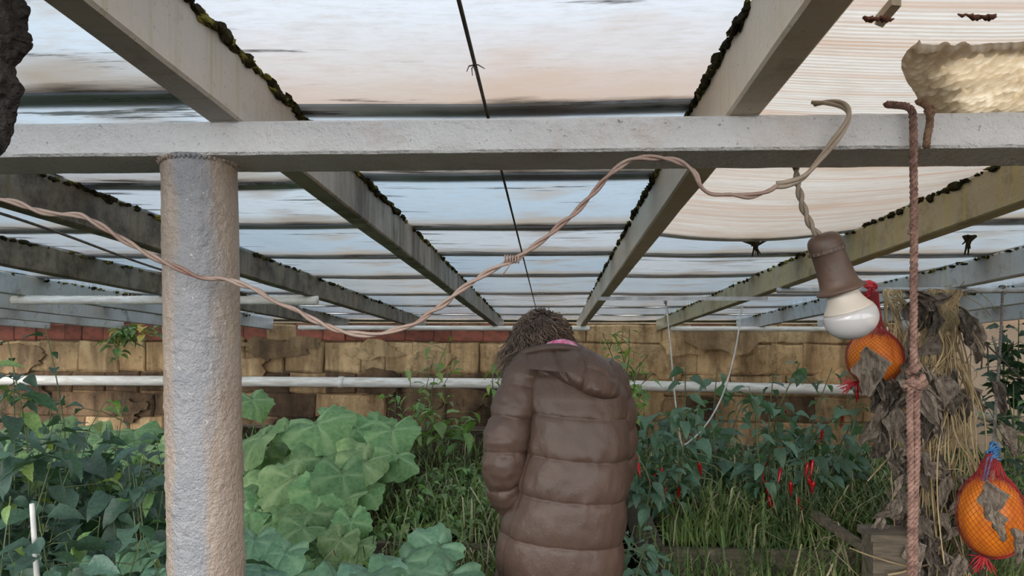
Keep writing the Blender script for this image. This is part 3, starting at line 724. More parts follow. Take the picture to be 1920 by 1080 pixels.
# hood lying on the back, slumped to the right
HO = [(964, 676), (975, 662), (1000, 655), (1035, 650), (1060, 653), (1092, 653), (1118, 662), (1138, 676), (1153, 698), (1162, 724), (1160, 744), (1140, 750), (1110, 745), (1080, 732), (1050, 714), (1020, 698), (990, 690), (970, 690)]
GR = [[(1038, 651), (1046, 675), (1060, 705), (1080, 733)], [(1088, 655), (1096, 672), (1101, 690), (1098, 712), (1090, 736)], [(1100, 688), (1125, 698), (1152, 710)]]
def segd(p, a, b):
    ab = b-a; t = max(0, min(1, (p-a).dot(ab)/ab.length_squared)); return (p-a-ab*t).length
out2 = [Vector((p.x, p.y)) for p in spline([(x, y, 0) for x, y in HO+HO[:1]], 10)][:-1]
cx2 = Vector((1084, 700)); nr = 30; mb = MB(); rings = []
def hood_Y(v): return 2.795 + (720-v.y)*.0009 + (v.x-1084)**2*3.5e-6
for i in range(-nr, nr+1):
    ph = i/nr*math.pi/2*.985; ring = []
    for p in out2:
        v = cx2+(p-cx2)*math.cos(ph)**.8
        dep = math.sin(ph); th = .095 if dep > 0 else .05
        base = hood_Y(v)
        off = th*dep*(.75+.25*min(1, (v.y-640)/80)) if dep > 0 else th*dep
        g = min(segd(v, Vector(a), Vector(b)) for gl in GR for a, b in zip(gl, gl[1:]))
        off -= .013*math.exp(-(g/4.0)**2) if dep > 0 else 0
        off += .007*N3((v.x*.045, v.y*.045, 2)) + .004*N3((v.x*.12+v.y*.06, v.y*.05, 5))
        ring.append(atY(v.x, v.y, base-off))
    rings.append(ring)
mb.loft(rings); ppart(mb, 'hood', M['coat'], coat)
# collar roll and hood rim at the nape
mb = MB(); mb.tube(spline([atY(*c) for c in [(968, 686, 2.90), (980, 664, 2.86), (1010, 655, 2.84), (1045, 651, 2.83), (1075, 654, 2.84), (1108, 662, 2.86)]], 8), [.010+.006*math.sin(math.pi*i/40) for i in range(41)], 12)
ppart(mb, 'hood_rim', M['coat'], coat)
mb = MB()
for j, (rr, y0) in enumerate(((.016, 2.87), (.013, 2.85))):
    mb.tube(spline([atY(*c) for c in [(1000, 668, y0+.05), (1030, 650-j*2, y0+.02), (1050, 644-j, y0), (1068, 646, y0+.01), (1082, 658, y0+.05)]], 6), [rr*(1+.35*N3((i*.6, j, 1))) for i in range(25)], 10)
ppart(mb, 'scarf', M['scarf'])

# body: one skinned figure inside the clothes
HC = atY(1017, 640, 3.0); nape = atY(1046, 668, 2.95); chest = atY(1068, 760, 2.90); pel = atY(1050, 1000, 2.84)
nodes = [pel, atY(1062, 880, 2.86), chest, nape, atY(1035, 655, 2.97), HC+Vector((.005, -.02, -.01)), HC+Vector((0, .035, -.03)), HC+Vector((0, .105, -.055)),   # 0-7 pelvis..nose
         atY(1000, 700, 2.90), atY(950, 850, 2.83), atY(970, 950, 2.90), atY(1120, 705, 2.94), atY(1148, 850, 2.99), atY(1128, 945, 3.04)]
radii = [.13, .115, .12, .055, .052, .082, .075, .018, .055, .042, .032, .055, .042, .032]
edges = [(0, 1), (1, 2), (2, 3), (3, 4), (4, 5), (5, 6), (6, 7), (2, 8), (8, 9), (9, 10), (2, 11), (11, 12), (12, 13)]
for sx in (-1, 1):
    hip = Vector((pel.x+sx*.09, pel.y, pel.z-.10)); kn = Vector((pel.x+sx*.10, pel.y+.02, .48)); an = Vector((pel.x+sx*.10, pel.y-.02, .09)); toe = Vector((pel.x+sx*.12, pel.y+.13, .045))
    b0 = len(nodes); nodes += [hip, kn, an, toe]; radii += [.085, .055, .038, .035]; edges += [(0, b0), (b0, b0+1), (b0+1, b0+2), (b0+2, b0+3)]
me = bpy.data.meshes.new('body'); me.from_pydata([tuple(p-PL) for p in nodes], edges, []); me.materials.append(M['skin'])
body = link('body', me, person)
sk = body.modifiers.new('skin', 'SKIN'); sk.use_smooth_shade = True
for i, sv in enumerate(me.skin_vertices[0].data): sv.radius = (radii[i], radii[i]); sv.use_root = (i == 0)
body.modifiers.new('smooth', 'SUBSURF').levels = 2; body.modifiers['smooth'].render_levels = 2
mb = MB()
for sx in (-1, 1):
    xk = pel.x+sx*.10
    mb.tube(spline([(pel.x+sx*.09, pel.y, .70), (xk, pel.y+.015, .48), (xk, pel.y-.02, .25), (xk, pel.y-.02, .17)], 6), [.10+.004*math.sin(i*1.7) - .0022*i for i in range(19)], 20)
ppart(mb, 'trousers', M['trouser'])
for sx in (-1, 1):
    mb = MB(); xk = pel.x+sx*.10; rings = []
    for (z, y0, hx, hy) in ((.0, .04, .05, .145), (.03, .04, .052, .145), (.06, .03, .05, .13), (.09, .0, .047, .09), (.13, -.02, .05, .06), (.24, -.02, .058, .066), (.30, -.02, .06, .068)):
        rings.append([Vector((xk+hx*math.cos(2*math.pi*q/24), pel.y+y0+hy*math.sin(2*math.pi*q/24), z)) for q in range(24)])
    mb.loft(rings); ppart(mb, 'boot', M['boot'])

# hair: a cap and curly locks
crown = Vector((.10, -.42, .90)).normalized(); e1 = crown.cross(Vector((0, 1, 0))).normalized(); e2 = crown.cross(e1)
rh = random.Random(11); mb = MB(); tones = []
def hair_dir(al, ph): return crown*math.cos(al)+(e1*math.cos(ph)+e2*math.sin(ph))*math.sin(al)
ES = Vector((.098, .110, .105))
def surf(al, ph, r): d = hair_dir(al, ph); return HC+Vector((d.x*ES.x, d.y*ES.y, d.z*ES.z))*r
rings = []
for i in range(21):
    al = .02+i/20*1.95
    rings.append([surf(al, 2*math.pi*q/40, 1.0+.07*N3((al*5, q*.5, 0))) for q in range(40)])
mb.loft(rings); tones += [.08]*len(mb.v)
for s_ in range(2000):
    al = math.acos(1-rh.random()*1.15); ph = rh.uniform(0, 2*math.pi); n_ = 15; pts = []
    lay = rh.uniform(.98, 1.20); turn = rh.uniform(-.5, .5); cyc = rh.uniform(1.0, 2.4); cr = rh.uniform(.008, .016); ph0 = rh.uniform(0, 6.28)
    Ls = rh.uniform(.05, .15); stp = Ls/n_; last = surf(al, ph, lay-.03); a_ = al
    for i in range(n_):
        t = i/(n_-1)
        if a_ < 1.45: a_ += stp/.105; base = surf(a_, ph+turn*t, lay+.05*math.sin(t*2)); last = base
        else: last = last+Vector((HC.x-last.x, HC.y-last.y, 0))*-.04+Vector((0, 0, -stp)); base = last
        d = (base-HC).normalized(); tx = d.cross(Vector((0, 0, 1))); tx = tx.normalized() if tx.length > .1 else Vector((1, 0, 0)); ty = d.cross(tx)
        w = ph0+cyc*2*math.pi*t; amp = cr*min(1, t*3+.2)
        pts.append(base+(tx*math.cos(w)+d*math.sin(w)*.8+ty*.2*math.sin(w))*amp)
    b0 = len(mb.v); r0 = rh.uniform(.0011, .0027); mb.tube(pts, [r0*(1-.7*i/n_) for i in range(n_)], 4, cap=False)
    tn = min(1, max(0, rh.gauss(.32, .30)+(.35 if rh.random() < .15 else 0))); tones += [tn]*(len(mb.v)-b0)
me = mb.mesh('hair', M['hair']); at = me.attributes.new('tone', 'FLOAT', 'POINT'); at.data.foreach_set('value', tones)
o = link('hair', me, person); o.location = -PL

# ------------------------------------------------------------------ pumpkins in nets
def pumpkin(c, rx, rz, ribs, label, seed):
    mb = MB(); n, m = 72, 36; rings = []
    for i in range(m+1):
        v = math.pi*i/m; z = math.cos(v)*rz; r = math.sin(v)*rx
        z -= rz*.12*math.exp(-((math.sin(v))/.28)**2)*(1 if math.cos(v) > 0 else -1)
        rings.append([Vector((r*(1-.045*abs(math.cos(ribs*w/2))**6)*math.cos(w), r*(1-.045*abs(math.cos(ribs*w/2))**6)*math.sin(w), z))*(1+.02*N3((math.cos(w)+seed, math.sin(w), z*6))) for w in [2*math.pi*q/n for q in range(n)]])
    mb.loft(rings); t = thing('pumpkin', label, 'pumpkin', c); mb.build('rind', M['pumpkin'], t)
    mb = MB(); mb.tube([(0, 0, rz*.8), (.004, 0, rz*.95), (.01, .004, rz*1.12)], [.014, .010, .012], 8); mb.build('stem', M['straw'], t)
    return t
def net_bag(c, rx, rz, top, tail, label, nst=34):
    t = thing('net_bag', label, 'net bag', c)
    H = [(-rz*1.0-.0, .014), (-rz*.97, rx*.28), (-rz*.8, rx*.65), (-rz*.45, rx*.93), (0, rx*1.03), (rz*.45, rx*.95), (rz*.8, rx*.68), (rz*1.02, rx*.42), (rz*1.3, rx*.26), (top*.6+rz*.5, rx*.15), (top, .012)]
    H = [(z, r+.004) for z, r in H]; P = spline([(z, r, 0) for z, r in H], 6)
    for sgn, nm, mk in ((1, 'strand', 'net_red'), (-1, 'strand', 'net_red')):
        mb = MB()
        for q in range(nst):
            pts = []
            for i, p in enumerate(P):
                w = 2*math.pi*q/nst + sgn*i*.085; pts.append(Vector((p.y*math.cos(w), p.y*math.sin(w), p.x)))
            mb.tube(pts, .0009, 3, cap=False)
        mb.build('mesh_strands', M['net_red'] if sgn > 0 else M['net_dark'], t)
    mb = MB(); q_ = random.Random(5)
    for q in range(26):                          # bunched net along the neck and the tail
        w = q_.uniform(0, 6.28); r = q_.uniform(0, 1)
        pts = [Vector(((p.y*(.5+.5*r)*.98)*math.cos(w+i*.02), (p.y*(.5+.5*r)*.98)*math.sin(w+i*.02), p.x)) for i, p in enumerate(P) if p.x > rz*.75]
        mb.tube(pts, .0016, 4)
    mb.build('gathered_neck', M['net_red'], t)
    mb = MB()
    for q in range(26):
        d = Vector(tail)+Vector((q_.gauss(0, .02), q_.gauss(0, .02), q_.gauss(0, .012))); s0 = Vector(tail).normalized()*rx*.6; s0 = Vector((s0.x*1.2, s0.y, -rz*.85))
        mb.tube([s0, s0+d*.5, s0+d+Vector((q_.gauss(0, .012), 0, q_.gauss(0, .012)))], .0022, 4)
    mb.build('tail', M['net_red'], t)
    # the red ribbon of doubled net over one side
    mb = MB(); n = 10; g = []
    pan = [p for p in P if -rz*.95 < p.x < rz*1.0]
    for p in pan:
        for j in range(n+1):
            w = -.45+.9*j/n+.3; g.append(Vector(((p.y+.003)*math.cos(w), (p.y+.003)*math.sin(w), p.x)))
    for j in range(0, n+1):
        mb.tube(g[j::n+1], .0013, 3, cap=False)
    mb.build('doubled_net', M['net_red'], t)
    return t
c1 = atY(1640, 672, 3.55)
pumpkin(c1, .118, .125, 11, 'round orange pumpkin in a red net beside the light bulb', 1)
net_bag(c1, .118, .125, (under(0, 3.6, .02)-c1).z, (-.05, 0, -.03), 'red net bag around the round pumpkin, tied to the pole')
mb = MB(); kp = Vector((c1.x, 3.6, zbot(3.6)-.014)); knot(kp, .022, .006, mb, 21, 22); tag(mb.build('net_knot', M['net_red'], origin=kp), 'red net knotted round the pole above the round pumpkin', 'knot')
c2 = atY(1858, 968, 3.3)
pumpkin(c2, .125, .175, 10, 'long orange pumpkin hanging in a red net at the lower right', 4)
net_bag(c2, .125, .175, (atY(1862, 850, 3.3)-c2).z, (-.02, 0, -.07), 'red net bag around the long pumpkin at the lower right')
mb = MB(); kp = atY(1863, 846, 3.3); knot(kp, .020, .004, mb, 31, 14)
mb.tube(spline([kp, kp+Vector((-.03, -.01, -.03)), kp+Vector((-.05, -.02, -.10)), kp+Vector((-.062, -.02, -.14))], 5), .004, 5)
mb.tube(spline([kp, kp+Vector((-.02, -.02, -.03)), kp+Vector((-.045, -.03, -.10)), kp+Vector((-.055, -.03, -.15))], 5), .004, 5)
tag(mb.build('blue_string', M['blue_string'], origin=kp), 'blue string tying the neck of the long pumpkin\'s net', 'string')
P = spline([under(atY(1880, 548, 3.6).x, 3.6, .0), atY(1878, 600, 3.55), atY(1872, 700, 3.45), atY(1866, 780, 3.35), atY(1863, 846, 3.3)], 8)
mb = MB(); twisted(mb, P, .004, .004, 2, .03, 5, .008); knot(P[0]+Vector((0, 0, -.01)), .012, .004, mb, 7, 6)
tag(mb.build('hanger_cord', M['twine'], origin=P[-1]), 'grey twisted cord from the pole down to the long pumpkin', 'cord')
# ------------------------------------------------------------------ foliage meshes
def leaf_mesh(name, mat, wid, fold, droop, wave, seed, nseg=7, pet=.22):
    """a pointed leaf of unit blade length along +Y, face up, on a short petiole"""
    r = random.Random(seed); mb = MB(); rows = []
    z = 0; y = pet; a = .15
    mb.tube([(0, 0, 0), (0, pet*.6, .01), (0, pet, 0)], [.018, .014, .012], 3, cap=False)
    for i in range(nseg+1):
        t = i/nseg; w = wid*(math.sin(math.pi*min(1, t**.72))**.85)*(1-.25*t) if 0 < t < 1 else 0.0
        w = max(w, .004); s = r.uniform(-.04, .04)*wave*8
        zl = w*fold+wave*r.uniform(-1, 1)*w; zr = w*fold+wave*r.uniform(-1, 1)*w
        rows.append((Vector((-w, y, z+zl)), Vector((-w*.5, y, z+zl*.45)), Vector((0, y, z)), Vector((w*.5, y, z+zr*.45)), Vector((w, y, z+zr))))
        a -= droop/nseg; y += math.cos(a)/nseg; z += math.sin(a)/nseg
    vs_ = [p for q in rows for p in q]
    mb.add(vs_, [(i*5+k, i*5+k+1, i*5+k+6, i*5+k+5) for i in range(nseg) for k in range(4)])
    return mb.mesh(name, mat)
def squash_mesh(name, mat, seed, lobes=.075, cup=.25, pet=0):
    r = random.Random(seed); mb = MB(); ns, nr_ = 50, 7; vs_ = [(0, 0, 0)]; vein_v = []
    ph = r.uniform(0, 6); rag = [r.uniform(-.05, .05) for _ in range(ns)]
    for i in range(1, nr_+1):
        t = i/nr_
        for q in range(ns):
            th = -math.pi+2*math.pi*(q+.5)/ns           # 0 = tip along +Y
            rad = (1+lobes*math.cos(5*th)*(.6+.4*math.cos(th))+.10*math.cos(th))*(1-.62*math.exp(-((abs(th)-math.pi)/.26)**2))
            rad *= .5*(1+rag[q]*t+.04*math.cos(17*th)*t)
            vein = abs(math.cos(2.5*th))**14; vein_v.append(vein*(1-.5*t)*.8)
            z = .26*abs(math.sin(th))*t*rad*2*.5 - .20*(max(0, t-.45))**1.5 - .06*abs(math.cos(2.5*th))**4*t + .07*t*t*math.sin(5*th+ph)+.035*N3((math.sin(th)*3*t+seed, math.cos(th)*3*t, 1))*t - .16*t**3*max(0, math.cos(th))
            vs_.append((math.sin(th)*rad*t, math.cos(th)*rad*t+.12, z))
    fs_ = [(0, 1+q, 1+(q+1) % ns) for q in range(ns)]
    fs_ += [(1+(i-1)*ns+q, 1+i*ns+q, 1+i*ns+(q+1) % ns, 1+(i-1)*ns+(q+1) % ns) for i in range(1, nr_) for q in range(ns)]
    mb.add(vs_, fs_); me = mb.mesh(name, mat); at = me.attributes.new('vein', 'FLOAT', 'POINT'); at.data.foreach_set('value', [1]+vein_v); return me
def dry_mesh(name, mat, seed):
    """a shrivelled drooping leaf: folded along the midrib, pleated, twisted, with a ragged rim"""
    r = random.Random(seed); mb = MB(); nu_, nv_ = 12, 10; vs_ = []; s0 = r.random()*60
    fold = r.uniform(.5, 1.15); tw = r.uniform(-1.6, 1.6); bend = r.uniform(-.5, .6); wd = r.uniform(.30, .52); pl = r.uniform(5, 9); ph = r.random()*6; wide = r.uniform(.12, .4)
    for j in range(nv_+1):
        v = j/nv_; base_w = wd*min(1, (v/wide)**.7 if v < wide else 1)*max(0, (1-v)/(1-wide) if v > wide else 1)**.65+.015
        for i in range(nu_+1):
            u = i/nu_*2-1; w = base_w*(1+.45*N3((v*7+s0, math.copysign(3, u), seed))*abs(u)); f = fold*(1+.5*N3((v*3, s0, math.copysign(1, u))))
            x = u*w*math.cos(f); z = abs(u)*w*math.sin(f) + .10*w/wd*math.sin(u*pl+ph+v*2) + .12*N3((u*2.2+s0, v*3, 2)) + .06*N3((u*5+s0, v*6, 5)) - .25*max(0, abs(u)-.6)*w*2
            x += .07*N3((u*2+s0, v*4, 9)); a = tw*v; zz = z+bend*v*v*.5
            vs_.append(Vector((x*math.cos(a)-zz*math.sin(a), v+.05*N3((u*3+s0, v*3, 7)), x*math.sin(a)+zz*math.cos(a))))
    w = nu_+1; mb.add(vs_, [(j*w+i, j*w+i+1, (j+1)*w+i+1, (j+1)*w+i) for j in range(nv_) for i in range(nu_)]); return mb.mesh(name, mat)
def leafset(key, n, **kw): return [leaf_mesh(key+'_leaf', M[key], kw.get('wid', .26)*(.85+.3*i/max(1, n-1)), kw.get('fold', .35), kw.get('droop', .9)*(.6+.8*i/max(1, n-1)), kw.get('wave', .25), i+1) for i in range(n)]
LS = {'pepper': leafset('pepper', 5, wid=.30), 'chili': leafset('chili', 5, wid=.27, droop=1.2), 'young': leafset('young', 4, wid=.22, droop=1.1), 'glossy': leafset('glossy', 4, wid=.30, fold=.2, droop=.5),
      'weed': leafset('weed', 4, wid=.22), 'yellow': leafset('yellow', 2, wid=.3)}
SQ = {'squash': [squash_mesh('squash_leaf', M['squash'], i) for i in range(5)], 'squash_blue': [squash_mesh('squash_leaf', M['squash_blue'], i+9, .12) for i in range(3)]}
DRY = [dry_mesh('dry_leaf', M['dryleaf'], i) for i in range(10)]
def put(mesh, parent, loc, d, up=Vector((0, 0, 1)), scale=1.0, name='leaf', twist=0):
    """parent-local placement: blade runs along d, its face towards up"""
    d = Vector(d).normalized(); x = d.cross(up)
    if x.length < .05: x = d.orthogonal()
    x.normalize(); zz = x.cross(d)
    m = Matrix((x, d, zz)).transposed()
    o = link(name, mesh, parent); o.rotation_mode = 'QUATERNION'; o.rotation_quaternion = m.to_quaternion() @ Quaternion((0, 1, 0), twist); o.location = loc; o.scale = (scale,)*3
    return o
def plant(name, label, cat, base, tips, leaf, L, per, r, sub=2, group=None, stem_r=.006, chilis=0, start=.35, mat='stem', mixk=None, mixp=0):
    """a bushy plant: stems from base to each tip with side twigs, leaves set singly along them"""
    base = Vector(base); t = thing(name, label, cat, base, group); mb = MB(); spots = []
    for tip in tips:
        tip = Vector(tip)-base; mid = tip*.5+Vector((r.gauss(0, .04), r.gauss(0, .04), .05*tip.length))
        b0 = Vector((r.gauss(0, .02), r.gauss(0, .02), 0)); P = spline([b0, mid*.6, mid+tip*.12, tip], 5)
        mb.tube(P, [stem_r*(1-.7*i/len(P)) for i in range(len(P))], 5, cap=False); m = len(P)
        for q in range(per):
            f = start+(1-start)*(q+r.random())/per; i = min(m-2, int(f*(m-1))); p = P[i]+(P[i+1]-P[i])*(f*(m-1)-i); spots.append((p, f))
        for s_ in range(sub):
            i = r.randrange(int(m*.4), m-2); p = P[i]; d = Vector((r.gauss(0, 1), r.gauss(0, 1), r.uniform(.1, 1.0))).normalized()*r.uniform(.5, 1.1)*tip.length*.22
            mb.tube([p, p+d*.5+Vector((0, 0, .01)), p+d], [stem_r*.5, stem_r*.4, stem_r*.25], 4, cap=False)
            for q in range(max(2, per//3)): spots.append((p+d*(.35+.65*(q+1)/max(2, per//3)), .8))
    mb.build('stems', M[mat], t)
    w = r.uniform(0, 6.28)
    for p, f in spots:
        w += 2.4+r.gauss(0, .5); el = r.uniform(-.75, .35); d = Vector((math.cos(w), math.sin(w), el))
        key = mixk if (mixk and r.random() < mixp) else leaf
        put(r.choice(LS[key]), t, p, d, scale=L*r.uniform(.55, 1.2)*(1.05-.35*max(0, f-.7)/.3), twist=r.gauss(0, .35))
    for c in range(chilis):
        p, f = r.choice(spots); o = link('chili_pepper', r.choice(CH), t); o.location = p+Vector((0, -.02, -.01)); o.rotation_euler = (r.gauss(0, .35), r.gauss(0, .35), r.uniform(0, 6.28)); o.scale = (r.uniform(.65, 1.0),)*3
    return t
CH = []
for i in range(3):
    mb = MB(); b = .25*(i-1); P = [Vector((b*.05*(s*s), 0, -.02-.085*s)) for s in [j/9 for j in range(10)]]
    mb.tube(P, [.004, .0085, .0098, .0098, .0092, .0085, .0072, .0056, .0036, .001], 10)
    mb.tube([(0, 0, 0), (0, 0, -.012), (0, 0, -.022)], [.002, .002, .006], 6, mi=1); CH.append(mb.mesh('chili_pepper', [M['red_chili'], M['stem']]))

# ------------------------------------------------------------------ raised beds
def bed(x0, x1, y0, y1, h, label, cat='raised bed', slope=None):
    t = thing('raised_bed', label, cat, ((x0+x1)/2, y0, 0)); P0 = t.location
    for nm, c, s in (('plank', ((x0+x1)/2, y0, h/2), (x1-x0, .03, h)), ('plank', ((x0+x1)/2, y1, h/2), (x1-x0, .03, h)), ('plank', (x0, (y0+y1)/2, h/2), (.03, y1-y0-.03, h)), ('plank', (x1, (y0+y1)/2, h/2), (.03, y1-y0-.03, h))):
        mb = MB(); mb.box(Vector(c)-P0, s); mb.build(nm, M['wood'], t, False)
    mb = MB(); n = 20; g = []
    for j in range(n+1):
        for i in range(n+1):
            x = x0+.015+(x1-x0-.03)*i/n; y = y0+.015+(y1-y0-.03)*j/n; g.append(Vector((x, y, h-.03+.03*N3((x*4, y*4, 2))))-P0)
    w = n+1; mb.add(g, [(j*w+i, j*w+i+1, (j+1)*w+i+1, (j+1)*w+i) for j in range(n) for i in range(n)]); mb.build('soil', M['soil'], t)
    return t
bed(.55, 3.35, 3.75, 6.2, .36, 'low plank raised bed full of grass and chili plants, right of the person')
bed(-3.0, .05, 3.75, 6.9, .36, 'low plank raised bed full of squash, left of the person')
bed(-3.2, -.62, 1.75, 3.3, .34, 'dark plank raised bed under the leafy pepper plants, lower left')
mb = MB(); p = atY(1672, 1004, 3.35); mb.box((p.x, p.y+.06, p.z/2), (.16, .12, p.z)); mb.box((p.x, p.y+.06, p.z-.01), (.19, .15, .03))
tag(mb.build('wooden_post', M['wood'], None, False, origin=(p.x, p.y, 0)), 'short square wooden bed post under the dried vines', 'post')
mb = MB(); a, b = atY(1520, 960, 3.9), atY(1640, 1040, 3.45); mb.tube([a, b], [.03, .022], 4)
tag(mb.build('fallen_board', M['wood'], None, False, origin=b), 'weathered board lying aslant in the grass of the right bed', 'board')
mb = MB(); a, b = atY(60, 944, 1.75), atY(72, 1120, 1.70); mb.tube([a, a+(b-a)*.02, b], [.005, .006, .0065], 10); mb.tube([b, Vector((b.x, b.y, .30))], .0065, 8)
tag(mb.build('plant_stake', M['white_stick'], origin=(b.x, b.y, .3)), 'thin white plant stake among the dark leaves, lower left', 'stake')
mb = MB(); p = atY(1646, 770, 5.2); q = atY(1648, 872, 5.2); mb.box(((p.x+q.x)/2, 5.2, (p.z+.36)/2), (.042, .03, p.z-.36))
tag(mb.build('wooden_stake', M['stake'], None, False, origin=(p.x, 5.2, .36)), 'reddish painted wooden stake standing left of the dried vines', 'stake')

# ------------------------------------------------------------------ left bed: leafy pepper plants
r = random.Random(21)
LP = [(-30, 1.95, 690, 'leafy pepper plant at the left edge, tall in front of the white pipe'), (50, 2.3, 800, 'leafy pepper plant behind the white stake'), (130, 2.0, 880, 'low leafy pepper plant just right of the white stake'),
      (200, 2.5, 795, 'leafy pepper plant in the middle of the lower left'), (275, 2.2, 830, 'leafy pepper plant close against the round column'), (20, 1.8, 930, 'low dark pepper plant in the bottom left corner'),
      (250, 1.85, 960, 'low dark pepper plant at the bottom beside the column'), (130, 2.9, 800, 'paler pepper plant at the rear of the left bed'), (290, 2.9, 810, 'paler pepper plant half behind the column'), (-20, 2.7, 800, 'rear pepper plant at the left edge of the picture'),
      (90, 1.95, 905, 'pepper plant whose leaves hang around the white stake')]
for px, Y, py, lb in LP:
    top = atY(px, py, Y); base = Vector((top.x, Y, .34)); tips = []
    for q in range(7):
        tips.append(Vector((top.x+r.gauss(0, .14), Y+r.gauss(0, .12), top.z-abs(r.gauss(0, .14)))))
    tips.append(Vector(top))
    plant('pepper_plant', lb, 'plant', base, tips, 'pepper', .11, 13, r, 2, 'leafy pepper plants in the left bed', .0038, start=.12, mixk='weed', mixp=.08)
shoot = [((85, 610), (55, 820), 2.1, 'slender pepper shoot rising past the pipe to the rafters, far left', 7), ((235, 735), (130, 860), 2.6, 'thin pepper shoot leaning right in front of the dark wall, left of the column', 7), ((15, 640), (-20, 830), 2.0, 'tall pepper shoot cut by the left picture edge', 9), ((100, 745), (60, 850), 2.2, 'short pepper shoot in front of the pipe, left', 7)]
for (ax, ay), (bx, by), Y, lb, n in shoot:
    a = atY(ax, ay, Y); b = atY(bx, by, Y); b.z = .36
    plant('pepper_shoot', lb, 'plant', b, [a], 'pepper', .075, n, r, 1, 'tall pepper shoots', .004, start=.62, mixk='young', mixp=.3)

# ------------------------------------------------------------------ squash
def squash(label, base, spots, key, r, group='squash plants'):
    base = Vector(base); t = thing('squash_plant', label, 'plant', base, group)
    for (px, py, Y, size, tilt) in spots:
        p = atY(px, py, Y)-base; mb = MB()
        d = Vector((r.gauss(0, .6), -1+r.gauss(0, .3), -tilt)).normalized()
        foot = Vector((p.x*.55+r.gauss(0, .06), p.y*.5+.15, 0)); foot.z = max(-base.z+.0, -.02)
        mb.tube(spline([foot, foot*.4+p*.6+Vector((0, .08, .03)), p], 5), [.009-.0003*i for i in range(11)], 6, cap=False)
        mb.build('stalk', M['stalk'], t)
        put(r.choice(SQ[key]), t, p, d, up=Vector((r.gauss(0, .25), -.35, 1)), scale=1.08*size*Y/F)
r = random.Random(5)
def cloud(n, x0, x1, y0, y1, Y0, Y1, s0, s1):
    out = []
    for i in range(n):
        f = (i+r.random())/n; py = y0+(y1-y0)*f; Y = Y1+(Y0-Y1)*f+r.gauss(0, .08)
        out.append((r.uniform(x0, x1), py, Y, r.uniform(s0, s1), r.uniform(.1, .9)))
    return out
squash('upper squash plant with broad pale leaves against the dark wall', atY(560, 1000, 4.9)*1, [(500, 812, 4.5, 105, .9), (590, 790, 4.6, 125, .3), (625, 768, 4.8, 60, .2), (545, 800, 4.9, 70, .5), (470, 745, 4.9, 70, .5), (660, 800, 4.8, 85, .5), (735, 800, 4.6, 95, .5), (700, 790, 5.0, 90, .4), (610, 850, 4.4, 110, .6), (540, 850, 4.5, 90, .6), (480, 850, 4.6, 80, .5), (675, 850, 4.4, 95, .7)], 'squash', r)
squash('middle squash plant with overlapping leaves right of the column', atY(560, 1040, 4.2), [(640, 880, 4.0, 110, .8), (690, 860, 4.1, 105, .5), (560, 890, 4.0, 115, .7), (510, 900, 4.1, 105, .6), (480, 930, 4.0, 90, .5), (600, 910, 3.9, 100, .8), (650, 930, 3.9, 100, .9), (720, 870, 4.2, 80, .5), (580, 950, 3.8, 100, .8), (520, 960, 3.85, 95, .6), (690, 910, 4.0, 80, .7), (745, 850, 4.3, 85, .4), (620, 975, 3.8, 85, .7)], 'squash', r)
squash('squash plant growing at the bed edge beside the column foot', atY(520, 1065, 3.7), cloud(14, 450, 680, 950, 1070, 3.5, 3.8, 70, 95), 'squash', r)
def gz(p): p = Vector(p); p.z = .02; return p
squash('blue-green squash plant low in front, left of the coat hem', gz(atY(770, 1060, 2.75)), [(830, 1020, 2.7, 105, .3), (750, 1045, 2.6, 130, .4), (850, 1070, 2.55, 130, .4), (690, 1065, 2.55, 120, .4), (800, 1095, 2.5, 120, .4), (640, 1085, 2.5, 110, .4), (720, 1100, 2.45, 120, .3)], 'squash_blue', r)
squash('small blue-green squash plant beside the column foot', gz(atY(500, 1060, 2.6)), [(480, 1005, 2.6, 100, .4), (540, 1030, 2.55, 90, .4), (500, 1065, 2.5, 100, .4), (560, 1075, 2.5, 90, .5), (460, 1050, 2.6, 90, .3)], 'squash_blue', r)
squash('squash leaves poking out at the bottom left of the column', gz(atY(250, 1070, 1.9)), [(285, 1025, 1.9, 100, .3), (200, 1070, 1.85, 110, .3), (295, 1075, 1.8, 90, .5)], 'squash_blue', r)
squash('pale squash plant behind the pepper plants, far left', atY(100, 900, 4.3), cloud(16, -20, 320, 800, 850, 4.0, 4.5, 75, 100), 'squash', r)

# ------------------------------------------------------------------ slender plants before the back wall
r = random.Random(33)
def slim(label, base, tip, Y, L, n, key='young', sub=2, extra=()):
    b = atY(*base, Y); tips = [atY(*tip, Y)]+[atY(*e, Y) for e in extra]
    plant('slender_pepper_plant', label, 'plant', b, tips, key, L, n, r, sub, 'slender pepper plants by the back wall', .006, start=.3, mixk='weed', mixp=.4)
slim('slender pepper plant with sparse leaves rising over the pipe, left of the sleeve', (800, 870), (845, 630), 5.6, .11, 8, extra=((770, 690), (815, 665), (850, 690)))
slim('bushy young pepper plant between the squash and the person', (775, 865), (745, 735), 5.2, .09, 9, extra=((790, 745), (765, 780)))
slim('dark narrow-leaved plant just left of the person\'s sleeve', (850, 880), (840, 740), 5.2, .16, 8, 'weed', extra=((880, 770), (810, 770)))
slim('pepper sprig with pale leaves beside the person\'s hair', (925, 780), (935, 660), 5.0, .09, 6, extra=((945, 690),))
slim('pale pepper plant right of the person\'s head under the rafter', (1150, 800), (1180, 615), 4.6, .085, 9, extra=((1130, 625), (1215, 665), (1160, 640)))
slim('pale pepper sprig above the pipe right of the hood', (1190, 820), (1200, 690), 4.4, .09, 9, extra=((1180, 730), (1225, 700)))

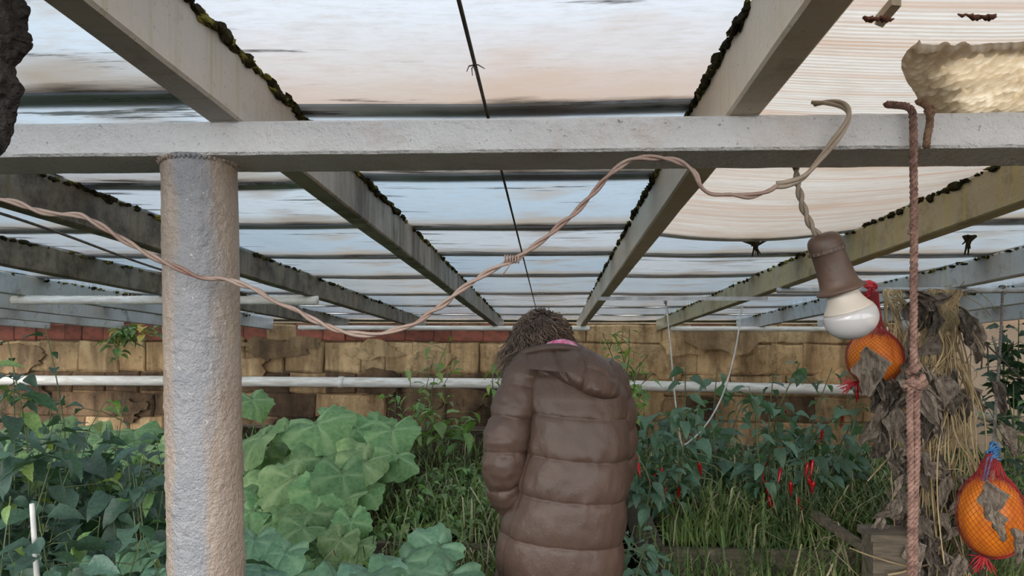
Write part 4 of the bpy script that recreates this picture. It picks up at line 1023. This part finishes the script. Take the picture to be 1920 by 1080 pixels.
# chili plants on the right --------------------------------------------------------
CP = [((1200, 1010), ((1185, 750), (1215, 780), (1240, 800), (1180, 830)), 3.9, 4, 'chili plant close to the coat\'s right sleeve, with red pods'), ((1265, 1020), ((1285, 690), (1250, 770), (1310, 760), (1270, 840), (1240, 860)), 4.0, 5, 'chili plant behind the hanging white string'),
      ((1350, 1020), ((1345, 690), (1390, 760), (1330, 800), (1400, 830)), 4.3, 4, 'chili plant between the strings and the middle pods'), ((1440, 1025), ((1500, 680), (1450, 700), (1420, 740), (1460, 820), (1400, 850)), 4.1, 6, 'tall leaning chili plant whose stem crosses the pipe'),
      ((1500, 1025), ((1600, 700), (1560, 690), (1540, 780), (1500, 840)), 4.2, 6, 'chili plant leaning right towards the round pumpkin'), ((1560, 1020), ((1620, 760), (1590, 800), (1540, 860), (1640, 780)), 4.4, 3, 'chili plant beside the reddish stake'),
      ((1215, 1100), ((1190, 985), (1230, 990), (1215, 1010), (1180, 1040), (1250, 1040), (1200, 1060)), 3.2, 5, 'low chili plant by the coat hem, bottom right of the person'), ((1320, 900), ((1300, 760), (1340, 770), (1280, 800), (1260, 790)), 5.2, 0, 'rear chili plant before the back wall, right'), ((1500, 960), ((1480, 780), (1450, 800), (1530, 800), (1510, 850)), 5.0, 0, 'rear chili plant before the low pipe')]
r = random.Random(44)
for b, tips, Y, nc, lb in CP:
    bb = atY(*b, Y); bb.z = .34 if Y > 3.7 else .0
    plant('chili_plant', lb, 'plant', bb, [atY(x, y, Y+r.gauss(0, .12)) for x, y in tips], 'chili', .12 if Y > 3.5 else .09, 13, r, 2, 'chili plants right of the person', .007, nc, start=.3)
pods = thing('chili_cluster', 'ripe red chili pods hanging on bare twigs in front of the grass', 'chili')
P0 = atY(1480, 1020, 3.95); P0.z = .34; pods.location = P0
mb = MB()
for (px, py) in ((1253, 915), (1263, 880), (1308, 870), (1210, 885), (1437, 905), (1440, 930), (1482, 905), (1495, 935), (1512, 900), (1528, 905), (1515, 870), (1525, 865), (1465, 880), (1232, 890)):
    p = atY(px, py, 3.95)-P0; o = link('chili_pepper', r.choice(CH), pods); o.location = p+Vector((0, 0, .03)); o.rotation_euler = (r.gauss(0, .3), r.gauss(0, .35), r.uniform(0, 6)); 
    mb.tube(spline([Vector((p.x*.8, .03, 0)), p*.6+Vector((.02, .03, .12)), p+Vector((0, 0, .055)), p+Vector((0, 0, .03))], 4), .003, 4, cap=False)
mb.build('stems', M['stem'], pods)

# creeper at the top of the back wall, left, and shrub at right -----------------------
r = random.Random(55)
b = atY(235, 612, 7.5)
plant('yellow_creeper', 'yellow-green creeper hanging over the top of the back wall, left of the column', 'plant', b, [atY(x, y, 7.35) for x, y in ((200, 640), (225, 665), (250, 650), (270, 625), (285, 640), (215, 680), (240, 630), (300, 630))], 'weed', .15, 7, r, 2, None, .006, start=.1, mixk='yellow', mixp=.18)
b = atY(1915, 1000, 4.4); b.z = .0
plant('climbing_shrub', 'dark glossy shrub against the cream wall at the right edge', 'plant', b, [atY(x, y, 4.3+r.gauss(0, .1)) for x, y in ((1880, 610), (1860, 630), (1910, 600), (1900, 640), (1930, 620), (1870, 650), (1930, 670))], 'glossy', .13, 11, r, 2, None, .008, start=.72)
b = atY(1905, 1090, 3.9); b.z = 0
plant('climbing_shrub', 'straggly green shrub beside the long pumpkin, lower right edge', 'plant', b, [atY(x, y, 4.0+r.gauss(0, .1)) for x, y in ((1900, 720), (1860, 760), (1920, 780), (1890, 830), (1915, 880), (1840, 740), (1905, 950))], 'glossy', .085, 9, r, 2, None, .006, start=.5, mixk='weed', mixp=.4)
mb = MB(); P = [atY(1815, 612, 3.6), atY(1870, 665, 3.45), atY(1935, 730, 3.3)]
mb.tube(spline(P, 6), .0035, 5); mb.tube(spline([p+Vector((.01, 0, -.012)) for p in P], 6), .003, 5)
w0 = atY(1848, 645, 3.5); mb.tube(spline([w0, w0+Vector((-.012, 0, -.03)), w0+Vector((-.018, 0, -.11))], 5), .0035, 5); mb.tube(spline([w0, w0+Vector((.01, 0, -.03)), w0+Vector((.012, 0, -.13))], 5), .0035, 5)
tag(mb.build('rusty_wire', M['wire'], origin=P[-1]), 'rusty brown wire with a hooked loop slanting past the cream wall', 'wire')

# ------------------------------------------------------------------ dried vines on the pole
r = random.Random(66)
vt = atY(1725, 548, 3.6); vine = thing('dried_vine', 'thick bundle of dried straw-coloured vines with crumpled grey leaves hanging from the pole', 'plant', vt)
def vpt(px, py, Y): return atY(px, py, Y)-vt
ends = []
for i in range(100):
    x0 = r.choice([r.uniform(1655, 1690), r.uniform(1730, 1800), r.uniform(1745, 1800)]); Y = 3.6+r.choice([-.025, .025])
    y1 = r.choice([r.uniform(720, 900), r.uniform(900, 1120), r.uniform(1000, 1180)]); y1 = min(y1, 1150)
    x1 = 1735+r.gauss(0, 42)+(25 if y1 > 850 else 0); yd = 3.6+r.gauss(-.05, .09)
    pts = [(x0, 553, Y), (x0+r.gauss(0, 3), 543, 3.6+(Y-3.6)*.5), (x0+r.gauss(0, 4), 556, 3.6-.03), (x0+(x1-x0)*.25+r.gauss(0, 9), 600+r.gauss(0, 10), 3.57)]
    nm = 4
    for q in range(1, nm+1):
        f = q/nm; pts.append((x0+(x1-x0)*(.25+.75*f)+r.gauss(0, 19), 600+(y1-600)*f, 3.57+(yd-3.57)*f))
    P = spline([vpt(*p) for p in pts], 5); mb = MB(); rr = r.uniform(.0025, .0062); mb.tube(P, [rr*(1-.4*i/len(P)) for i in range(len(P))], 5, cap=False); mb.build('stem', M['straw'], vine)
    ends.append(P)
for i in range(46):                      # curled thin tendrils
    P = r.choice(ends); a = r.choice(P[6:]); d = Vector((r.gauss(0, .08), r.gauss(-.03, .05), r.gauss(-.03, .07)))
    mb = MB(); mb.tube(spline([a, a+d*.5+Vector((r.gauss(0, .03), 0, .03)), a+d, a+d*1.3+Vector((0, 0, -.04))], 5), .0018, 4, cap=False); mb.build('tendril', M['straw'], vine)
mb = MB(); mb.tube(spline([vpt(*p) for p in ((1592, 1027, 3.3), (1640, 1045, 3.3), (1710, 1062, 3.35), (1770, 1050, 3.45), (1800, 1030, 3.5))], 6), [.003+.0001*i for i in range(25)], 6); mb.build('stem', M['straw'], vine)
mb = MB(); mb.tube(spline([vpt(*p) for p in ((1665, 1078, 3.3), (1700, 1070, 3.33), (1730, 1050, 3.4), (1760, 1030, 3.5))], 6), .005, 6); mb.build('stem', M['straw'], vine)
keyl = [(1690, 545, 3.5, .22, (1, 0, -.3)), (1710, 560, 3.5, .16, (.3, 0, -1)), (1700, 615, 3.5, .17, (.3, 0, -1)), (1745, 560, 3.52, .16, (0, 0, -1)), (1755, 580, 3.5, .16, (-.2, 0, -1)), (1800, 575, 3.48, .17, (-.1, 0, -1)), (1812, 590, 3.5, .24, (.3, .1, -1)), (1760, 630, 3.48, .15, (-.6, 0, -.5)), (1625, 650, 3.42, .22, (.05, 0, -1)), (1640, 690, 3.4, .15, (.5, 0, -1)),
        (1860, 715, 3.4, .15, (.3, 0, -.6)), (1730, 690, 3.45, .2, (.2, -.2, -.6)), (1770, 700, 3.42, .18, (-.2, -.2, -.7)), (1660, 730, 3.45, .2, (-.2, 0, -1)), (1700, 650, 3.5, .14, (.5, 0, -1)), (1850, 900, 3.1, .16, (.05, 0, -1)), (1860, 950, 3.1, .13, (0, 0, -1)), (1668, 958, 3.3, .08, (-.5, 0, -.3)), (1900, 990, 3.1, .13, (.1, 0, -1)), (1875, 790, 3.3, .15, (.1, 0, -1))]
for px, py, Y, L, d in keyl: put(r.choice(DRY), vine, vpt(px, py, Y), Vector(d), up=Vector((r.gauss(0, .5), -1, r.gauss(0, .4))), scale=L)
for i in range(190):
    py = r.choice([r.uniform(680, 800), r.uniform(760, 1100), r.uniform(860, 1130)]); px = 1715+r.gauss(0, 40)+(py-700)*.06; px = min(max(px, 1650), 1825)
    put(r.choice(DRY), vine, vpt(px, py, 3.56+r.gauss(-.06, .10)), Vector((r.gauss(0, .45), r.gauss(0, .35), -1)), up=Vector((r.gauss(0, .7), -1, r.gauss(0, .5))), scale=r.uniform(.08, .17))

# ------------------------------------------------------------------ grass and weeds
def blades(name, areas, label, mats, seed, cat='grass'):
    q = random.Random(seed); mb = MB()
    for (x0, x1, y0, y1, z, n, h0, h1) in areas:
        for i in range(n):
            x, y = q.uniform(x0, x1), q.uniform(y0, y1); h = q.uniform(h0, h1); w = q.uniform(0, 6.28); l = Vector((math.cos(w), math.sin(w), 0)); sd = Vector((-l.y, l.x, 0))*q.uniform(.0025, .006); bend = q.uniform(.25, 1.1)*h
            b0 = Vector((x, y, z)); p1 = b0+l*bend*.15+Vector((0, 0, h*.45)); p2 = b0+l*bend*.5+Vector((0, 0, h*.82)); p3 = b0+l*bend+Vector((0, 0, h*(.95-.35*bend/h)))
            mb.add([b0-sd, b0+sd, p1+sd, p1-sd, p2+sd*.7, p2-sd*.7, p3], [(0, 1, 2, 3), (3, 2, 4, 5), (5, 4, 6)], 1 if q.random() < .14 else 0)
    o = mb.build(name, mats, None, True, origin=(areas[0][0], areas[0][2], areas[0][4])); return tag(o, label, cat, kind='stuff')
blades('grass', [(.6, 3.3, 3.8, 5.3, .32, 4600, .08, .36), (.55, 3.2, 3.55, 3.73, .10, 700, .2, .5), (.6, 2.4, 3.8, 4.6, .32, 1800, .15, .38), (.45, 2.6, 2.7, 3.7, .0, 900, .12, .35)], 'long green grass filling the raised bed on the right', [M['grass'], M['grass_dry']], 3)
blades('grass', [(-3, .0, 3.8, 6.0, .32, 1800, .08, .28), (-1.6, -.2, 2.3, 3.7, 0, 1100, .1, .32), (-1.6, .0, 3.55, 3.73, .10, 450, .2, .45), (-.9, -.1, 3.8, 4.6, .32, 250, .12, .3)], 'green grass and weeds between squash and path, left of the person', [M['grass'], M['grass_dry']], 4)
r = random.Random(77)
WL = [(770, 900, 4.2), (810, 915, 4.1), (850, 900, 4.3), (890, 910, 4.2), (830, 950, 3.95), (880, 955, 3.95), (780, 950, 3.95), (740, 960, 3.9), (910, 870, 4.8), (860, 865, 5.0), (800, 870, 5.0), (700, 985, 3.85), (640, 1015, 3.2), (590, 1030, 3.2), (780, 1010, 3.3)]
WN = ['behind the coat sleeve', 'right of the squash', 'in the bed middle', 'nearest the coat', 'at the plank edge', 'at the plank edge near the coat', 'under the squash leaves', 'under the right squash leaves', 'at the rear near the sleeve', 'at the rear', 'at the rear by the squash', 'low under the squash', 'before the bed by the column', 'before the bed close to the column', 'on the path before the plank']
for (px, py, Y), wn_ in zip(WL, WN):
    top = atY(px, py, Y); b = Vector((top.x, Y, .32 if Y > 3.7 else 0)); tips = [Vector((top.x+r.gauss(0, .10), Y+r.gauss(0, .08), top.z-abs(r.gauss(0, .05)))) for _ in range(5)]
    plant('weed', 'leafy green weed '+wn_+', left of the person', 'plant', b, tips, 'weed', .085, 7, r, 1, 'weeds left of the person', .003, start=.25)
mb = MB(); P = spline([atY(850, 880, 4.2), atY(905, 925, 4.0), atY(840, 1000, 3.8)], 4)
